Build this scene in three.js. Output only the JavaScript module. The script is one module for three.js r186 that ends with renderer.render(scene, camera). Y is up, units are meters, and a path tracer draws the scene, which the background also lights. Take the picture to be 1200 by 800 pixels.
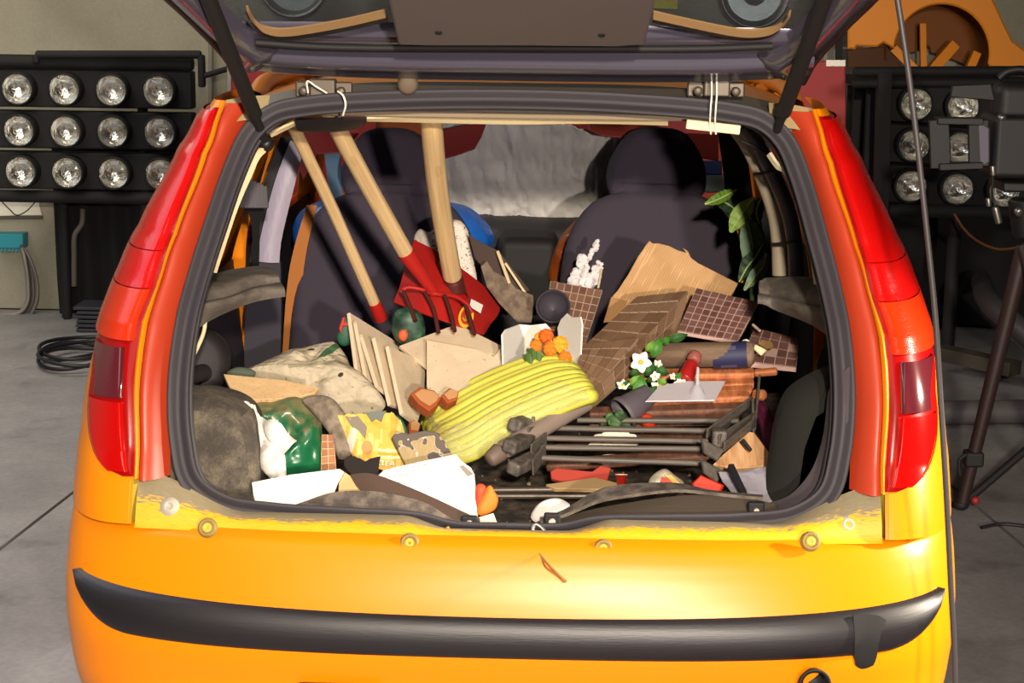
import * as THREE from 'three';
import { RoundedBoxGeometry } from 'three/addons/geometries/RoundedBoxGeometry.js';
import { mergeGeometries, mergeVertices, toCreasedNormals } from 'three/addons/utils/BufferGeometryUtils.js';
import { RectAreaLightUniformsLib } from 'three/addons/lights/RectAreaLightUniformsLib.js';

// ---------------------------------------------------------------- camera, light, exposure
const scene = new THREE.Scene();
scene.background = new THREE.Color(0x000000);
const FOC = 2100;                                             // focal length in pixels of the 1200 x 800 frame
const camera = new THREE.PerspectiveCamera(2 * Math.atan(400 / FOC) * 180 / Math.PI, 1.5, 0.05, 60);
camera.rotation.order = 'YXZ';
camera.rotation.set(-11.2 * Math.PI / 180, 1.6 * Math.PI / 180, 0.75 * Math.PI / 180);
camera.position.set(0.091, 1.65, 2.95);                       // eye level, three metres behind the car
camera.updateProjectionMatrix(); camera.updateMatrixWorld();
const renderer = new THREE.WebGLRenderer({ antialias: true });
renderer.toneMapping = THREE.LinearToneMapping;
renderer.toneMappingExposure = 1.0;
renderer.shadowMap.enabled = true;
RectAreaLightUniformsLib.init();
const KEY = { pos: [0.42, 2.4, 4.4], aim: [-0.05, 0.8, -0.7], power: 106, color: 0xffefd8 };
const LOW = { pos: [1.16, 1.82, 5.6], aim: [0, 1.0, -1.2], power: 88, color: 0xfff0e4 };
const SIDE = { pos: [3.2, 1.76, -0.02], aim: [0.74, 0.72, -0.12], power: 100, color: 0xffefd8, angle: .2 };
const TOPS = [                                                // soft lamp panels under the ceiling: position, size, power, colour
  [[-2.9, 3.45, -3.6], 2.8, 2.9, 0xfff4e0],
  [[-3.2, 3.45, -0.4], 2.8, 2.1, 0xeef0ff],
  [[-0.6, 3.45, 2.9], 2.2, 1.3, 0xfff4e6],
];

// ---------------------------------------------------------------- helpers
const V = (x, y, z) => new THREE.Vector3(x, y, z);
const lerp = (a, b, t) => a + (b - a) * t, clamp = (x, a, b) => Math.min(b, Math.max(a, x));
const ss = (a, b, x) => { const t = clamp((x - a) / (b - a), 0, 1); return t * t * (3 - 2 * t); };
let seed = 7;
const rnd = () => { seed = (seed * 1664525 + 1013904223) >>> 0; return seed / 4294967296; };
const rr = (a, b) => a + (b - a) * rnd();
function hash(x, y, z) { let h = Math.imul(x | 0, 374761393) ^ Math.imul(y | 0, 668265263) ^ Math.imul(z | 0, 2147483647 - 1274126177); h = Math.imul(h ^ (h >>> 13), 1274126177); return ((h ^ (h >>> 16)) >>> 0) / 4294967296; }
function noise(x, y, z = 0, per = 0) {
  const X = Math.floor(x), Y = Math.floor(y), Z = Math.floor(z), f = x - X, g = y - Y, k = z - Z;
  const u = f * f * (3 - 2 * f), v = g * g * (3 - 2 * g), w = k * k * (3 - 2 * k);
  const m = per ? (i => ((i % per) + per) % per) : (i => i);
  const c = (i, j, l) => hash(m(X + i), m(Y + j), Z + l);
  return lerp(lerp(lerp(c(0, 0, 0), c(1, 0, 0), u), lerp(c(0, 1, 0), c(1, 1, 0), u), v), lerp(lerp(c(0, 0, 1), c(1, 0, 1), u), lerp(c(0, 1, 1), c(1, 1, 1), u), v), w);
}
function fbm(x, y, z = 0, o = 4, per = 0) { let s = 0, a = .5, t = 0; for (let i = 0; i < o; i++) { s += a * noise(x, y, z + i * 17, per); t += a; a *= .5; x *= 2; y *= 2; z *= 2; per *= 2; } return s / t; }
// a point of the photograph at a depth z of its own (car axis), or at a height h
const ray = (px, py) => V((px - 600) / FOC, (400 - py) / FOC, -1).applyQuaternion(camera.quaternion);
const P = (px, py, z) => { const d = ray(px, py); return d.multiplyScalar((z - camera.position.z) / d.z).add(camera.position); };
const Hh = (px, py, h) => { const d = ray(px, py); return d.multiplyScalar((h - camera.position.y) / d.y).add(camera.position); };
function onPlane(px, py, pl) { const d = ray(px, py); const t = pl.o.clone().sub(camera.position).dot(pl.n) / d.dot(pl.n); return d.multiplyScalar(t).add(camera.position); }
function plane3(a, b, c) {                                    // plane through three measured points, facing the open tailgate
  const A = P(...a), B = P(...b), Cc = P(...c);
  const n = B.clone().sub(A).cross(Cc.clone().sub(A)).normalize();
  if (n.dot(camera.position.clone().sub(A)) < 0) n.negate();
  const u = B.clone().sub(A).normalize(), v = n.clone().cross(u);
  return { o: A, n, u, v };
}
function tex(w, h, fn, o = {}) {
  const d = new Uint8Array(w * h * 4);
  for (let j = 0; j < h; j++) for (let i = 0; i < w; i++) { const c = fn(i / w, j / h), k = (j * w + i) * 4; d[k] = clamp(c[0], 0, 255); d[k + 1] = clamp(c[1], 0, 255); d[k + 2] = clamp(c[2], 0, 255); d[k + 3] = 255; }
  const t = new THREE.DataTexture(d, w, h); t.wrapS = t.wrapT = THREE.RepeatWrapping; t.magFilter = THREE.LinearFilter; t.minFilter = THREE.LinearMipmapLinearFilter; t.generateMipmaps = true;
  if (!o.data) t.colorSpace = THREE.SRGBColorSpace;
  if (o.rep) t.repeat.set(...o.rep);
  t.needsUpdate = true; return t;
}
const grey = (w, fn, o = {}) => tex(w, w, (u, v) => { const g = fn(u, v) * 255; return [g, g, g]; }, { data: true, ...o });
function canvasTex(w, h, draw) { const c = document.createElement('canvas'); c.width = w; c.height = h; draw(c.getContext('2d'), w, h); const t = new THREE.CanvasTexture(c); t.colorSpace = THREE.SRGBColorSpace; t.magFilter = THREE.LinearFilter; return t; }
const mat = (color, rough = .6, o = {}) => new THREE.MeshStandardMaterial({ color, roughness: rough, side: THREE.DoubleSide, ...o });
const phys = (color, rough = .6, o = {}) => new THREE.MeshPhysicalMaterial({ color, roughness: rough, side: THREE.DoubleSide, ...o });
const speck = (a, b, sc, o = {}) => tex(256, 256, (u, v) => { const n = fbm(u * sc, v * sc, 3, 4, sc), m = noise(u * 128, v * 128, 9, 128); const t = clamp((n - .5) * 2.2 + .5 + (m - .5) * .35, 0, 1); return [0, 1, 2].map(i => lerp(a[i], b[i], t)); }, o);
// geometry
function grid(nu, nv, fn) {                                   // fn(u, v) -> Vector3
  const p = [], uv = [], ix = [];
  for (let j = 0; j <= nv; j++) for (let i = 0; i <= nu; i++) { const q = fn(i / nu, j / nv); p.push(q.x, q.y, q.z); uv.push(i / nu, j / nv); }
  for (let j = 0; j < nv; j++) for (let i = 0; i < nu; i++) { const a = j * (nu + 1) + i, b = a + 1, c = a + nu + 1, d = c + 1; ix.push(a, b, d, a, d, c); }
  const g = new THREE.BufferGeometry(); g.setAttribute('position', new THREE.Float32BufferAttribute(p, 3)); g.setAttribute('uv', new THREE.Float32BufferAttribute(uv, 2)); g.setIndex(ix); g.computeVertexNormals(); return g;
}
function thick(g, t) {                                        // gives a sheet a thickness
  const n = g.attributes.normal, p = g.attributes.position, uv = g.attributes.uv, N = p.count, idx = g.index.array, pos = [], uvs = [], ix = [];
  for (let i = 0; i < N; i++) { pos.push(p.getX(i), p.getY(i), p.getZ(i)); uvs.push(uv.getX(i), uv.getY(i)); }
  for (let i = 0; i < N; i++) { pos.push(p.getX(i) - n.getX(i) * t, p.getY(i) - n.getY(i) * t, p.getZ(i) - n.getZ(i) * t); uvs.push(uv.getX(i), uv.getY(i)); }
  const E = new Map();
  for (let i = 0; i < idx.length; i += 3) { const [a, b, c] = [idx[i], idx[i + 1], idx[i + 2]]; ix.push(a, b, c, N + a, N + c, N + b); for (const [x, y] of [[a, b], [b, c], [c, a]]) { const k = y + '_' + x; if (E.has(k)) E.delete(k); else E.set(x + '_' + y, [x, y]); } }
  for (const [x, y] of E.values()) ix.push(x, N + x, y, y, N + x, N + y);
  const r = new THREE.BufferGeometry(); r.setAttribute('position', new THREE.Float32BufferAttribute(pos, 3)); r.setAttribute('uv', new THREE.Float32BufferAttribute(uvs, 2)); r.setIndex(ix);
  return toCreasedNormals(r, .9);
}
const cr = (a, b, c, d, t) => .5 * (2 * b + (c - a) * t + (2 * a - 5 * b + 4 * c - d) * t * t + (3 * b - a - 3 * c + d) * t * t * t);
function crv(pts, t) { const n = pts.length - 1, k = Math.min(Math.floor(t * n), n - 1), f = t * n - k, g = i => pts[clamp(i, 0, n)]; const a = g(k - 1), b = g(k), c = g(k + 1), d = g(k + 2); return V(cr(a.x, b.x, c.x, d.x, f), cr(a.y, b.y, c.y, d.y, f), cr(a.z, b.z, c.z, d.z, f)); }
function patch(rows, nu, nv, disp) {                          // smooth sheet through rows of points; disp(u, v) pushes along the normal
  const g = grid(nu, nv, (u, v) => crv(rows.map(r => crv(r, u)), v));
  if (disp) { const p = g.attributes.position, n = g.attributes.normal, uv = g.attributes.uv; for (let i = 0; i < p.count; i++) { const d = disp(uv.getX(i), uv.getY(i)); p.setXYZ(i, p.getX(i) + n.getX(i) * d, p.getY(i) + n.getY(i) * d, p.getZ(i) + n.getZ(i) * d); } g.computeVertexNormals(); }
  return g;
}
const pr = (rows) => rows.map(r => r.map(a => P(...a)));
const tube = (pts, r, n = 40, rs = 8, closed = false) => new THREE.TubeGeometry(new THREE.CatmullRomCurve3(pts, closed), n, r, rs, closed);
function rod(a, b, r0, r1 = r0, n = 14) {                     // closed tapered bar between two points, its ends rounded over
  const L = a.distanceTo(b), e = Math.min(r0, r1) * .35, pts = [[0, 0], [r0 - e, 0], [r0, e], [r1, L - e], [r1 - e, L], [0, L]].map(q => new THREE.Vector2(...q));
  const g = new THREE.LatheGeometry(pts, n); g.applyQuaternion(new THREE.Quaternion().setFromUnitVectors(V(0, 1, 0), b.clone().sub(a).normalize())); g.translate(a.x, a.y, a.z); return g;
}
const box = (w, h, d, x = 0, y = 0, z = 0, r = .004) => { const g = new RoundedBoxGeometry(w, h, d, 2, Math.min(r, w / 2.1, h / 2.1, d / 2.1)); g.translate(x, y, z); return g; };
function frameM(o, u, v, n) { const m = new THREE.Matrix4().makeBasis(u, v, n); m.setPosition(o); return m; }
function slab(outline, pl, t, bev = .0015, holes) {           // outline in pixels on a plane of its own, extruded away from the opening by t
  const to = q => { const w = onPlane(q[0], q[1], pl).sub(pl.o); return new THREE.Vector2(w.dot(pl.u), w.dot(pl.v)); };
  const s = new THREE.Shape(outline.map(to)); if (holes) for (const h of holes) s.holes.push(new THREE.Path(h.map(to)));
  const g = new THREE.ExtrudeGeometry(s, { depth: Math.max(t - 2 * bev, .0005), bevelEnabled: true, bevelThickness: bev, bevelSize: bev, bevelOffset: -bev, bevelSegments: 1, curveSegments: 6 });
  g.translate(0, 0, -(t - bev)); g.applyMatrix4(frameM(pl.o, pl.u, pl.v, pl.n)); return g;
}
function bar(a, b, w, h, up = V(0, 1, 0), r = .003) {         // rectangular bar between two points
  const L = a.distanceTo(b), x = b.clone().sub(a).normalize(), z = x.clone().cross(up).normalize(), y = z.clone().cross(x); const g = box(L, h, w, 0, 0, 0, r); g.applyMatrix4(frameM(a.clone().add(b).multiplyScalar(.5), x, y, z)); return g;
}
function pillow(outline, pl, T, o = {}) {                     // a filled soft body over a star-shaped outline
  const { rings = 26, seg = 72, amp = .01, sc = 12, pow = .5, back = .6, sd = 1 } = o;
  const c = o.c ? onPlane(o.c[0], o.c[1], pl) : outline.reduce((s, q) => s.add(onPlane(q[0], q[1], pl)), V(0, 0, 0)).multiplyScalar(1 / outline.length);
  const cl = new THREE.CatmullRomCurve3(outline.map(q => onPlane(q[0], q[1], pl)), true, 'centripetal').getSpacedPoints(seg);
  const make = sgn => grid(seg, rings, (u, v) => { const e = cl[Math.round(u * seg) % seg], q = c.clone().lerp(e, v); const k = Math.pow(Math.max(0, 1 - Math.pow(v, 2.4)), pow); const a = q.clone().sub(pl.o), x = a.dot(pl.u), y = a.dot(pl.v); const w = amp * ((fbm(x * sc, y * sc, sd * 7.3, 4) - .5) * 2 - Math.abs(fbm(x * sc * .8, y * sc * .8, sd * 3 + 40, 3) - .5) * 2.4); return q.addScaledVector(pl.n, sgn > 0 ? k * (T + w) : -k * T * back); });
  const a = make(1), b = make(-1); const g = mergeGeometries([a, b]); return g;
}
function boxUV(g, s = 1) { g = g.index ? g.toNonIndexed() : g; const p = g.attributes.position, n = g.attributes.normal, uv = new Float32Array(p.count * 2); for (let i = 0; i < p.count; i += 3) { let a = 0, b = 0, c = 0; for (let k = 0; k < 3; k++) { a += Math.abs(n.getX(i + k)); b += Math.abs(n.getY(i + k)); c += Math.abs(n.getZ(i + k)); } for (let k = 0; k < 3; k++) { const q = i + k, x = p.getX(q), y = p.getY(q), z = p.getZ(q); const [U, W] = a > b && a > c ? [z, y] : b > c ? [x, z] : [x, y]; uv[q * 2] = U * s; uv[q * 2 + 1] = W * s; } } g.setAttribute('uv', new THREE.BufferAttribute(uv, 2)); return g; }
function planeUV(g, pl, w, h, o = [0, 0]) { const p = g.attributes.position, uv = new Float32Array(p.count * 2); for (let i = 0; i < p.count; i++) { const a = V(p.getX(i), p.getY(i), p.getZ(i)).sub(pl.o); uv[i * 2] = (a.dot(pl.u) - o[0]) / w; uv[i * 2 + 1] = (a.dot(pl.v) - o[1]) / h; } g.setAttribute('uv', new THREE.BufferAttribute(uv, 2)); return g; }
const clean = g => { g = g.index ? g.toNonIndexed() : g.clone(); for (const k of Object.keys(g.attributes)) if (!['position', 'normal', 'uv'].includes(k)) g.deleteAttribute(k); return g; };
const M = gs => Array.isArray(gs) ? (gs.length > 1 ? mergeGeometries(gs.map(clean)) : gs[0]) : gs;
const mirror = g => { g = clean(g); g.applyMatrix4(new THREE.Matrix4().makeScale(-1, 1, 1)); const p = g.attributes.position, n = g.attributes.normal, uv = g.attributes.uv; for (let i = 0; i < p.count; i += 3) for (const [at, k] of [[p, 3], [n, 3], [uv, 2]]) for (let c = 0; c < k; c++) { const a = at.array[(i + 1) * k + c]; at.array[(i + 1) * k + c] = at.array[(i + 2) * k + c]; at.array[(i + 2) * k + c] = a; } return g; };
// names, labels
const used = {};
const numbered = n => { const k = used[n] = (used[n] ?? -1) + 1; return k ? `${n}_${String(k).padStart(3, '0')}` : n; };
function part(parent, name, gs, m, label) { const o = new THREE.Mesh(M(gs), m); o.name = name; o.castShadow = o.receiveShadow = true; if (label) o.userData.label = label; parent.add(o); return o; }
function thing(name, label, category, group) { const g = new THREE.Group(); g.name = numbered(name); g.userData = { label, category }; if (group) g.userData.group = group; scene.add(g); return g; }
function settle(g) { const b = new THREE.Box3().setFromObject(g), o = V((b.min.x + b.max.x) / 2, b.min.y, (b.min.z + b.max.z) / 2); for (const c of g.children) c.position.sub(o); g.position.copy(o); return g; }
function solo(name, gs, m, label, category, group) {           // a thing of one piece, its origin at its base
  const geo = M(gs); geo.computeBoundingBox(); const b = geo.boundingBox, o = V((b.min.x + b.max.x) / 2, b.min.y, (b.min.z + b.max.z) / 2); geo.translate(-o.x, -o.y, -o.z);
  const x = new THREE.Mesh(geo, m); x.position.copy(o); x.name = numbered(name); x.castShadow = x.receiveShadow = true; x.userData = { label, category }; if (group) x.userData.group = group; scene.add(x); return x;
}
function structure(name, gs, m) { const o = new THREE.Mesh(M(gs), m); o.name = name; o.userData.kind = 'structure'; o.castShadow = o.receiveShadow = true; scene.add(o); return o; }
function copyOf(o, label, name) { const c = o.clone(); c.name = numbered(name || o.name.replace(/_\d{3}$/, '')); c.userData = { ...o.userData, ...(label ? { label } : {}) }; scene.add(c); return c; }
// ---------------------------------------------------------------- materials
const bumpFine = grey(256, (u, v) => .5 * noise(u * 128, v * 128, 1, 128) + .5 * fbm(u * 24, v * 24, 5, 3, 24));
const bumpCloth = grey(256, (u, v) => .35 * (.5 + .25 * Math.sin(u * 402) + .25 * Math.sin(v * 402)) + .65 * fbm(u * 40, v * 40, 2, 3, 40));
const bumpCrumple = grey(512, (u, v) => { const a = Math.abs(fbm(u * 7, v * 7, 3, 3, 7) - .5) * 2, b = Math.abs(fbm(u * 19, v * 19, 8, 3, 19) - .5) * 2; return clamp(a * .9 + b * .35, 0, 1); });
const mOrange = phys(0xde7d07, .31, { specularIntensity: .5, bumpMap: bumpFine, bumpScale: .00002 });
const mOrangeOld = mat(0xde860c, .6);
const mFlange = mat(0xa8361b, .42);
const mBlackPl = mat(0x171418, .45, { bumpMap: bumpFine, bumpScale: .0002 });
const mRubber = mat(0x2d292f, .66, { bumpMap: bumpFine, bumpScale: .0002 });
const mBlack = mat(0x0b0a0c, .7), mDark = mat(0x15131a, .75), mPurple = mat(0x24202e, .7);
const mGateMetal = phys(0x4d4958, .3, { metalness: .3, clearcoat: 1, clearcoatRoughness: .12 });
const mGateTrim = mat(0x574f4e, .6, { bumpMap: bumpFine, bumpScale: .0002 });
const mSeat = mat(0x3a3340, .92, { bumpMap: bumpCloth, bumpScale: .0012 });
const mSteel = mat(0x8d8a86, .38, { metalness: .9 });
const mBare = mat(0x6e6a66, .5, { metalness: .7 });
const mBeige = mat(0xd8c49a, .75), mStringW = mat(0xe6e0d2, .8);
const mPane = phys(0xffffff, .02, { transmission: 1, thickness: 0, ior: 1.5 });
const mPaneTint = phys(0xc4c8ce, .03, { transmission: .95, thickness: 0, ior: 1.5 });
const mPaneDark = phys(0x9aa0a6, .03, { transmission: 1, thickness: 0, ior: 1.5 });

// ---------------------------------------------------------------- the room
const floorMap = tex(1024, 1024, (u, v) => { const n = fbm(u * 10, v * 10, 1, 5, 10), m = noise(u * 256, v * 256, 4, 256), s = fbm(u * 24, v * 24, 21, 3, 24); let g = 138 + (n - .5) * 46 + (m - .5) * 12; if (s > .7) g -= (s - .7) * 90; return [g * .985, g * .975, g * .985]; });
const mFloor = mat(0xffffff, .55, { map: floorMap, bumpMap: bumpFine, bumpScale: .0004 });
const mWall = mat(0xffffff, .9, { map: tex(512, 512, (u, v) => { const g = 142 + (fbm(u * 8, v * 8, 2, 4, 8) - .5) * 22 + (noise(u * 256, v * 256, 3, 256) - .5) * 8; return [g, g * .975, g * .86]; }), bumpMap: bumpFine, bumpScale: .0006 });
const mCeil = mat(0x5a5650, .9);
const X0 = -5, X1 = 5, Z0 = -6, Z1 = 6.5, HT = 3.6;
{ // floor: concrete slabs with open joints between them, each slab a piece of its own
  const base = structure('floor', box(X1 - X0 + .4, .2, Z1 - Z0 + .4, 0, -.112, (Z0 + Z1) / 2, .01), mat(0x201f20, .9));
  const line = (A, B) => z => A.x + (B.x - A.x) * (z - A.z) / (B.z - A.z);
  const la = line(Hh(0, 643, 0), Hh(80, 581, 0)), lb = line(Hh(1200, 640, 0), Hh(1135, 585, 0));
  const shapes = [[[X0, Z0], [la(Z0), Z0], [la(Z1), Z1], [X0, Z1]], [[la(Z0), Z0], [lb(Z0), Z0], [lb(Z1), Z1], [la(Z1), Z1]], [[lb(Z0), Z0], [X1, Z0], [X1, Z1], [lb(Z1), Z1]]];
  for (const s of shapes) { const cx = s.reduce((t, q) => t + q[0], 0) / s.length, cz = s.reduce((t, q) => t + q[1], 0) / s.length; const sh = new THREE.Shape(s.map(([x, z]) => { const L = Math.hypot(cx - x, cz - z); return new THREE.Vector2(x + (cx - x) / L * .026, -(z + (cz - z) / L * .026)); })); const g = new THREE.ExtrudeGeometry(sh, { depth: .012, bevelEnabled: false }); g.rotateX(-Math.PI / 2); g.translate(0, -.012, 0); part(base, 'slab', boxUV(g, .35), mFloor); }
}
structure('wall_back', boxUV(box(X1 - X0 + .4, HT, .2, 0, HT / 2, Z0 - .1, .005), .5), mWall);
structure('wall_left', boxUV(box(.2, HT, Z1 - Z0, X0 - .1, HT / 2, (Z0 + Z1) / 2, .005), .5), mWall);
structure('wall_right', boxUV(box(.2, HT, Z1 - Z0, X1 + .1, HT / 2, (Z0 + Z1) / 2, .005), .5), mat(0x3a3836, .9));
structure('wall_front', boxUV(box(X1 - X0 + .4, HT, .2, 0, HT / 2, Z1 + .1, .005), .5), mat(0x55524c, .9));
structure('ceiling', box(X1 - X0 + .4, .2, Z1 - Z0 + .4, 0, HT + .1, (Z0 + Z1) / 2, .005), mCeil);

// ---------------------------------------------------------------- lamps that light the room (outside the frame)
function studioLamp(L, label, size) {
  const t = thing('studio_lamp', label, 'lamp'), p = V(...L.pos), d = V(...L.aim).sub(p).normalize();
  const q = new THREE.Quaternion().setFromUnitVectors(V(0, 0, 1), d), mm = new THREE.Matrix4().compose(p, q, V(1, 1, 1));
  const lathe = (pts) => { const g = new THREE.LatheGeometry(pts.map(a => new THREE.Vector2(...a)), 32); g.rotateX(Math.PI / 2); g.applyMatrix4(mm); return g; };
  part(t, 'housing', lathe([[0, -.36], [.1, -.36], [.13, -.3], [.15, -.06], [.16, -.05], [.16, 0], [.145, 0], [.135, -.05], [.09, -.2], [0, -.24]]), mBlack);
  part(t, 'glowing_lens', lathe([[0, -.03], [size, -.035], [size, -.05], [0, -.05]]), new THREE.MeshStandardMaterial({ color: 0x222222, emissive: L.color, emissiveIntensity: 6 }));
  part(t, 'stand', [rod(V(p.x, .28, p.z), V(p.x, p.y - .14, p.z), .022, .016), ...[0, 2.09, 4.19].map(a => rod(V(p.x, .4, p.z), V(p.x + .5 * Math.cos(a), .012, p.z + .5 * Math.sin(a)), .012))], mBlack);
  settle(t);
  const s = new THREE.SpotLight(L.color, L.power, 0, L.angle || .42, .5, 2); s.position.copy(p).addScaledVector(d, .02); s.target.position.set(...L.aim); s.castShadow = true; s.shadow.mapSize.set(2048, 2048); s.shadow.radius = size / .02; s.shadow.bias = -.0005; scene.add(s, s.target);
}
studioLamp(KEY, 'tall black studio lamp on a stand, the left one of the pair behind the viewpoint', .09);
studioLamp(LOW, 'low black studio lamp on a stand, the further right of the pair behind the viewpoint', .07);
studioLamp(SIDE, 'black round studio lamp on a stand beside the right rear corner of the car', .085);
TOPS.forEach(([p, w, k, c], i) => {
  const t = thing('ceiling_lamp', ['square ceiling lamp panel over the left light rack', 'square ceiling lamp panel left of the car', 'square ceiling lamp panel over the viewpoint'][i], 'ceiling lamp', 'ceiling lamp panels');
  part(t, 'frame', [box(w + .08, .06, .04, p[0], p[1] + .05, p[2] + w / 2 + .02), box(w + .08, .06, .04, p[0], p[1] + .05, p[2] - w / 2 - .02), box(.04, .06, w, p[0] - w / 2 - .02, p[1] + .05, p[2]), box(.04, .06, w, p[0] + w / 2 + .02, p[1] + .05, p[2]), rod(V(p[0], p[1] + .06, p[2]), V(p[0], HT, p[2]), .015)], mBlack);
  part(t, 'glowing_panel', box(w, .02, w, p[0], p[1] + .05, p[2]), new THREE.MeshStandardMaterial({ color: 0x888888, emissive: c, emissiveIntensity: k * .5 }));
  settle(t);
  const l = new THREE.RectAreaLight(c, k, w, w); l.position.set(p[0], p[1] + .03, p[2]); l.lookAt(p[0], 0, p[2]); scene.add(l);
});

// ---------------------------------------------------------------- background, left
const mLens = phys(0xd9d9d2, .12, { metalness: 1, bumpMap: grey(128, (u, v) => fbm(u * 10, v * 10, 3, 3, 10)), bumpScale: .004 });
const mGlass = phys(0xffffff, .05, { transmission: 1, thickness: 0, ior: 1.45 });
const mRackPaint = mat(0x08080b, .8);
function bankLamp(parent, c, r) {
  const lz = pts => { const g = new THREE.LatheGeometry(pts.map(a => new THREE.Vector2(a[0] * r, a[1] * r)), 28); g.rotateX(Math.PI / 2); g.translate(c.x, c.y, c.z); return g; };
  const b = part(parent, 'lamp', lz([[1.0, .1], [1.0, .3], [1.08, .32], [1.14, .2], [1.14, -.8], [.5, -.95], [0, -.95]]), mRackPaint);
  part(b, 'reflector', lz([[0, -.62], [.3, -.56], [.6, -.38], [.85, -.08], [.99, .2]]), mLens);
  part(b, 'lens', lz([[0, .36], [.4, .33], [.75, .26], [.99, .14]]), mGlass);
}
{
  const t = thing('light_rack', 'black rack of round clear floodlights on the left, in front of the pale wall', 'light rack'), z = -5.55;
  const o = P(21, 104, z), sx = P(131, 104, z).clone().sub(o).x / 2, sy = (o.y - P(21, 201, z).y) / 2;
  const x0 = o.x - .16, x1 = P(222, 100, z).x;
  for (let j = 0; j < 3; j++) { part(t, 'lamp_bar', box(x1 - x0, sy - .018, .1, (x0 + x1) / 2, o.y - j * sy, z - .1, .01), mRackPaint); for (let i = 0; i < 4; i++) bankLamp(t, V(o.x + i * sx, o.y - j * sy, z), .071); }
  part(t, 'frame', [rod(V(x0, o.y + .125, z - .06), V(x1 + .01, o.y + .125, z - .06), .035), rod(V(x0, o.y - 2 * sy - .125, z - .06), V(x1, o.y - 2 * sy - .125, z - .06), .03), bar(V(x1, o.y + .14, z - .05), V(x1, o.y - 2 * sy - .16, z - .05), .06, .05)], mRackPaint);
  const ta = P(42, 64, z), tb = P(236, 64, z);
  part(t, 'top_rail', [rod(ta, tb, .02), rod(ta, V(ta.x, o.y + .12, z), .018), rod(tb, V(tb.x, o.y + .02, z), .018), rod(V(tb.x, o.y + .07, z), P(272, 79, z), .014)], mRackPaint);
  part(t, 'stand', [rod(V(x1 - .25, 0, z - .1), V(x1 - .25, o.y, z - .1), .025), rod(V(x0 + .3, 0, z - .2), V(x0 + .3, o.y - .5, z - .2), .025)], mRackPaint);
  settle(t);
}
{ // wall conduit, black drape, paper, cable rack
  solo('conduit', tube([P(247, -60, -5.97), P(247, 60, -5.97), P(248, 240, -5.97), V(P(248, 240, -5.97).x, .02, -5.97)], .012, 20, 8), mat(0x77746a, .6), 'thin grey conduit running down the pale back wall beside the light rack', 'pipe');
  const dx0 = P(66, 300, -5.8).x, dx1 = P(300, 300, -5.8).x;
  solo('curtain', thick(grid(90, 14, (u, v) => V(lerp(dx0, dx1, u), lerp(.015, .86, v), -5.82 + .03 * Math.sin(u * 46 + Math.sin(v * 2)) + .012 * noise(u * 20, v * 4))), .006), mat(0x0c0b0d, .95), 'black cloth curtain hanging behind the stand of the left light rack', 'curtain');
  const st = thing('board_stack', 'stack of thin dark boards on the floor below the left light rack', 'boards');
  for (let i = 0; i < 6; i++) { const p = P(112, 372 - i * 4.6, -5.5); part(st, 'board', box(.16 + rr(-.01, .01), .014, .2, p.x + rr(-.01, .01), .012 + i * .021, p.z, .002), mat(0x2a2b36, .5)); }
  settle(st);
  const leg = P(85, 300, -5.7); solo('hose', tube([P(97, 245, -5.7), P(96, 262, -5.68), P(88, 275, -5.66), P(87, 300, -5.66), P(87, 335, -5.66)], .014, 30, 8), mat(0x4b4540, .7), 'dull grey hose hanging in front of the black curtain', 'hose');
  const pa = plane3([0, 250, -5.985], [50, 250, -5.985], [0, 235, -5.985]);
  const pp = thing('notice_board', 'white sheet with a drooping wire on the wall under the light rack', 'board');
  part(pp, 'sheet', slab([[-6, 236], [45, 236], [49, 252], [-6, 253]], pa, .006), mat(0xd8d6c8, .8));
  part(pp, 'ledge', slab([[-6, 253], [50, 253], [50, 257], [-6, 257]], pa, .01), mat(0x4a453e, .7));
  part(pp, 'wire', tube([P(2, 236, -5.96), P(12, 246, -5.96), P(19, 252, -5.96), P(30, 248, -5.96), P(42, 236, -5.96)], .003, 20, 6), mBlack);
  settle(pp);
  const cr_ = thing('cable_rack', 'turquoise wall rack of hooks with grey cables looped over it', 'rack'), z = -5.95;
  part(cr_, 'rail', slab([[-8, 274], [27, 274], [27, 291], [-8, 291]], plane3([0, 280, z + .04], [20, 280, z + .04], [0, 270, z + .04]), .09, .004), mat(0x1f8594, .55));
  for (let i = 0; i < 7; i++) part(cr_, 'hook', rod(P(-2 + i * 4.4, 291, z + .03), P(-2 + i * 4.4, 295, z + .045), .006), mat(0x1f8594, .55));
  for (let i = 0; i < 9; i++) { const a = rr(-7, 8), r = rr(.007, .010); part(cr_, 'cable', tube([P(25, 288, z + .05), P(31 + a * .5, 300, z + .06 + i * .006), P(38 + a, 330, z + .05 + i * .006), P(37 + a, 355, z + .05 + i * .006), P(26 + a * .5, 371 + a, z + .05 + i * .006), P(8 + a, 374 + a, z + .06 + i * .005), P(-6, 362, z + .06)], r, 40, 6), mat([0x6d6764, 0x4c4846, 0x86807c][i % 3], .6)); }
  settle(cr_);
  const co = thing('cable_coil', 'loose coil of black cable lying on the floor left of the car', 'cable');
  for (let i = 0; i < 4; i++) { const c = Hh(84 + i * 6, 412 + (i % 2) * 10, .012); part(co, 'loop', tube(Array.from({ length: 12 }, (_, k) => { const a = k / 12 * 6.283; const R = .13 + .02 * i; return V(c.x + R * Math.cos(a) * 1.05, .014 + .012 * i + .008 * Math.sin(a * 2 + i), c.z + R * 1.5 * Math.sin(a)); }), .009, 60, 8, true), mat(0x16181f, .5)); }
  settle(co);
}
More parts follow.
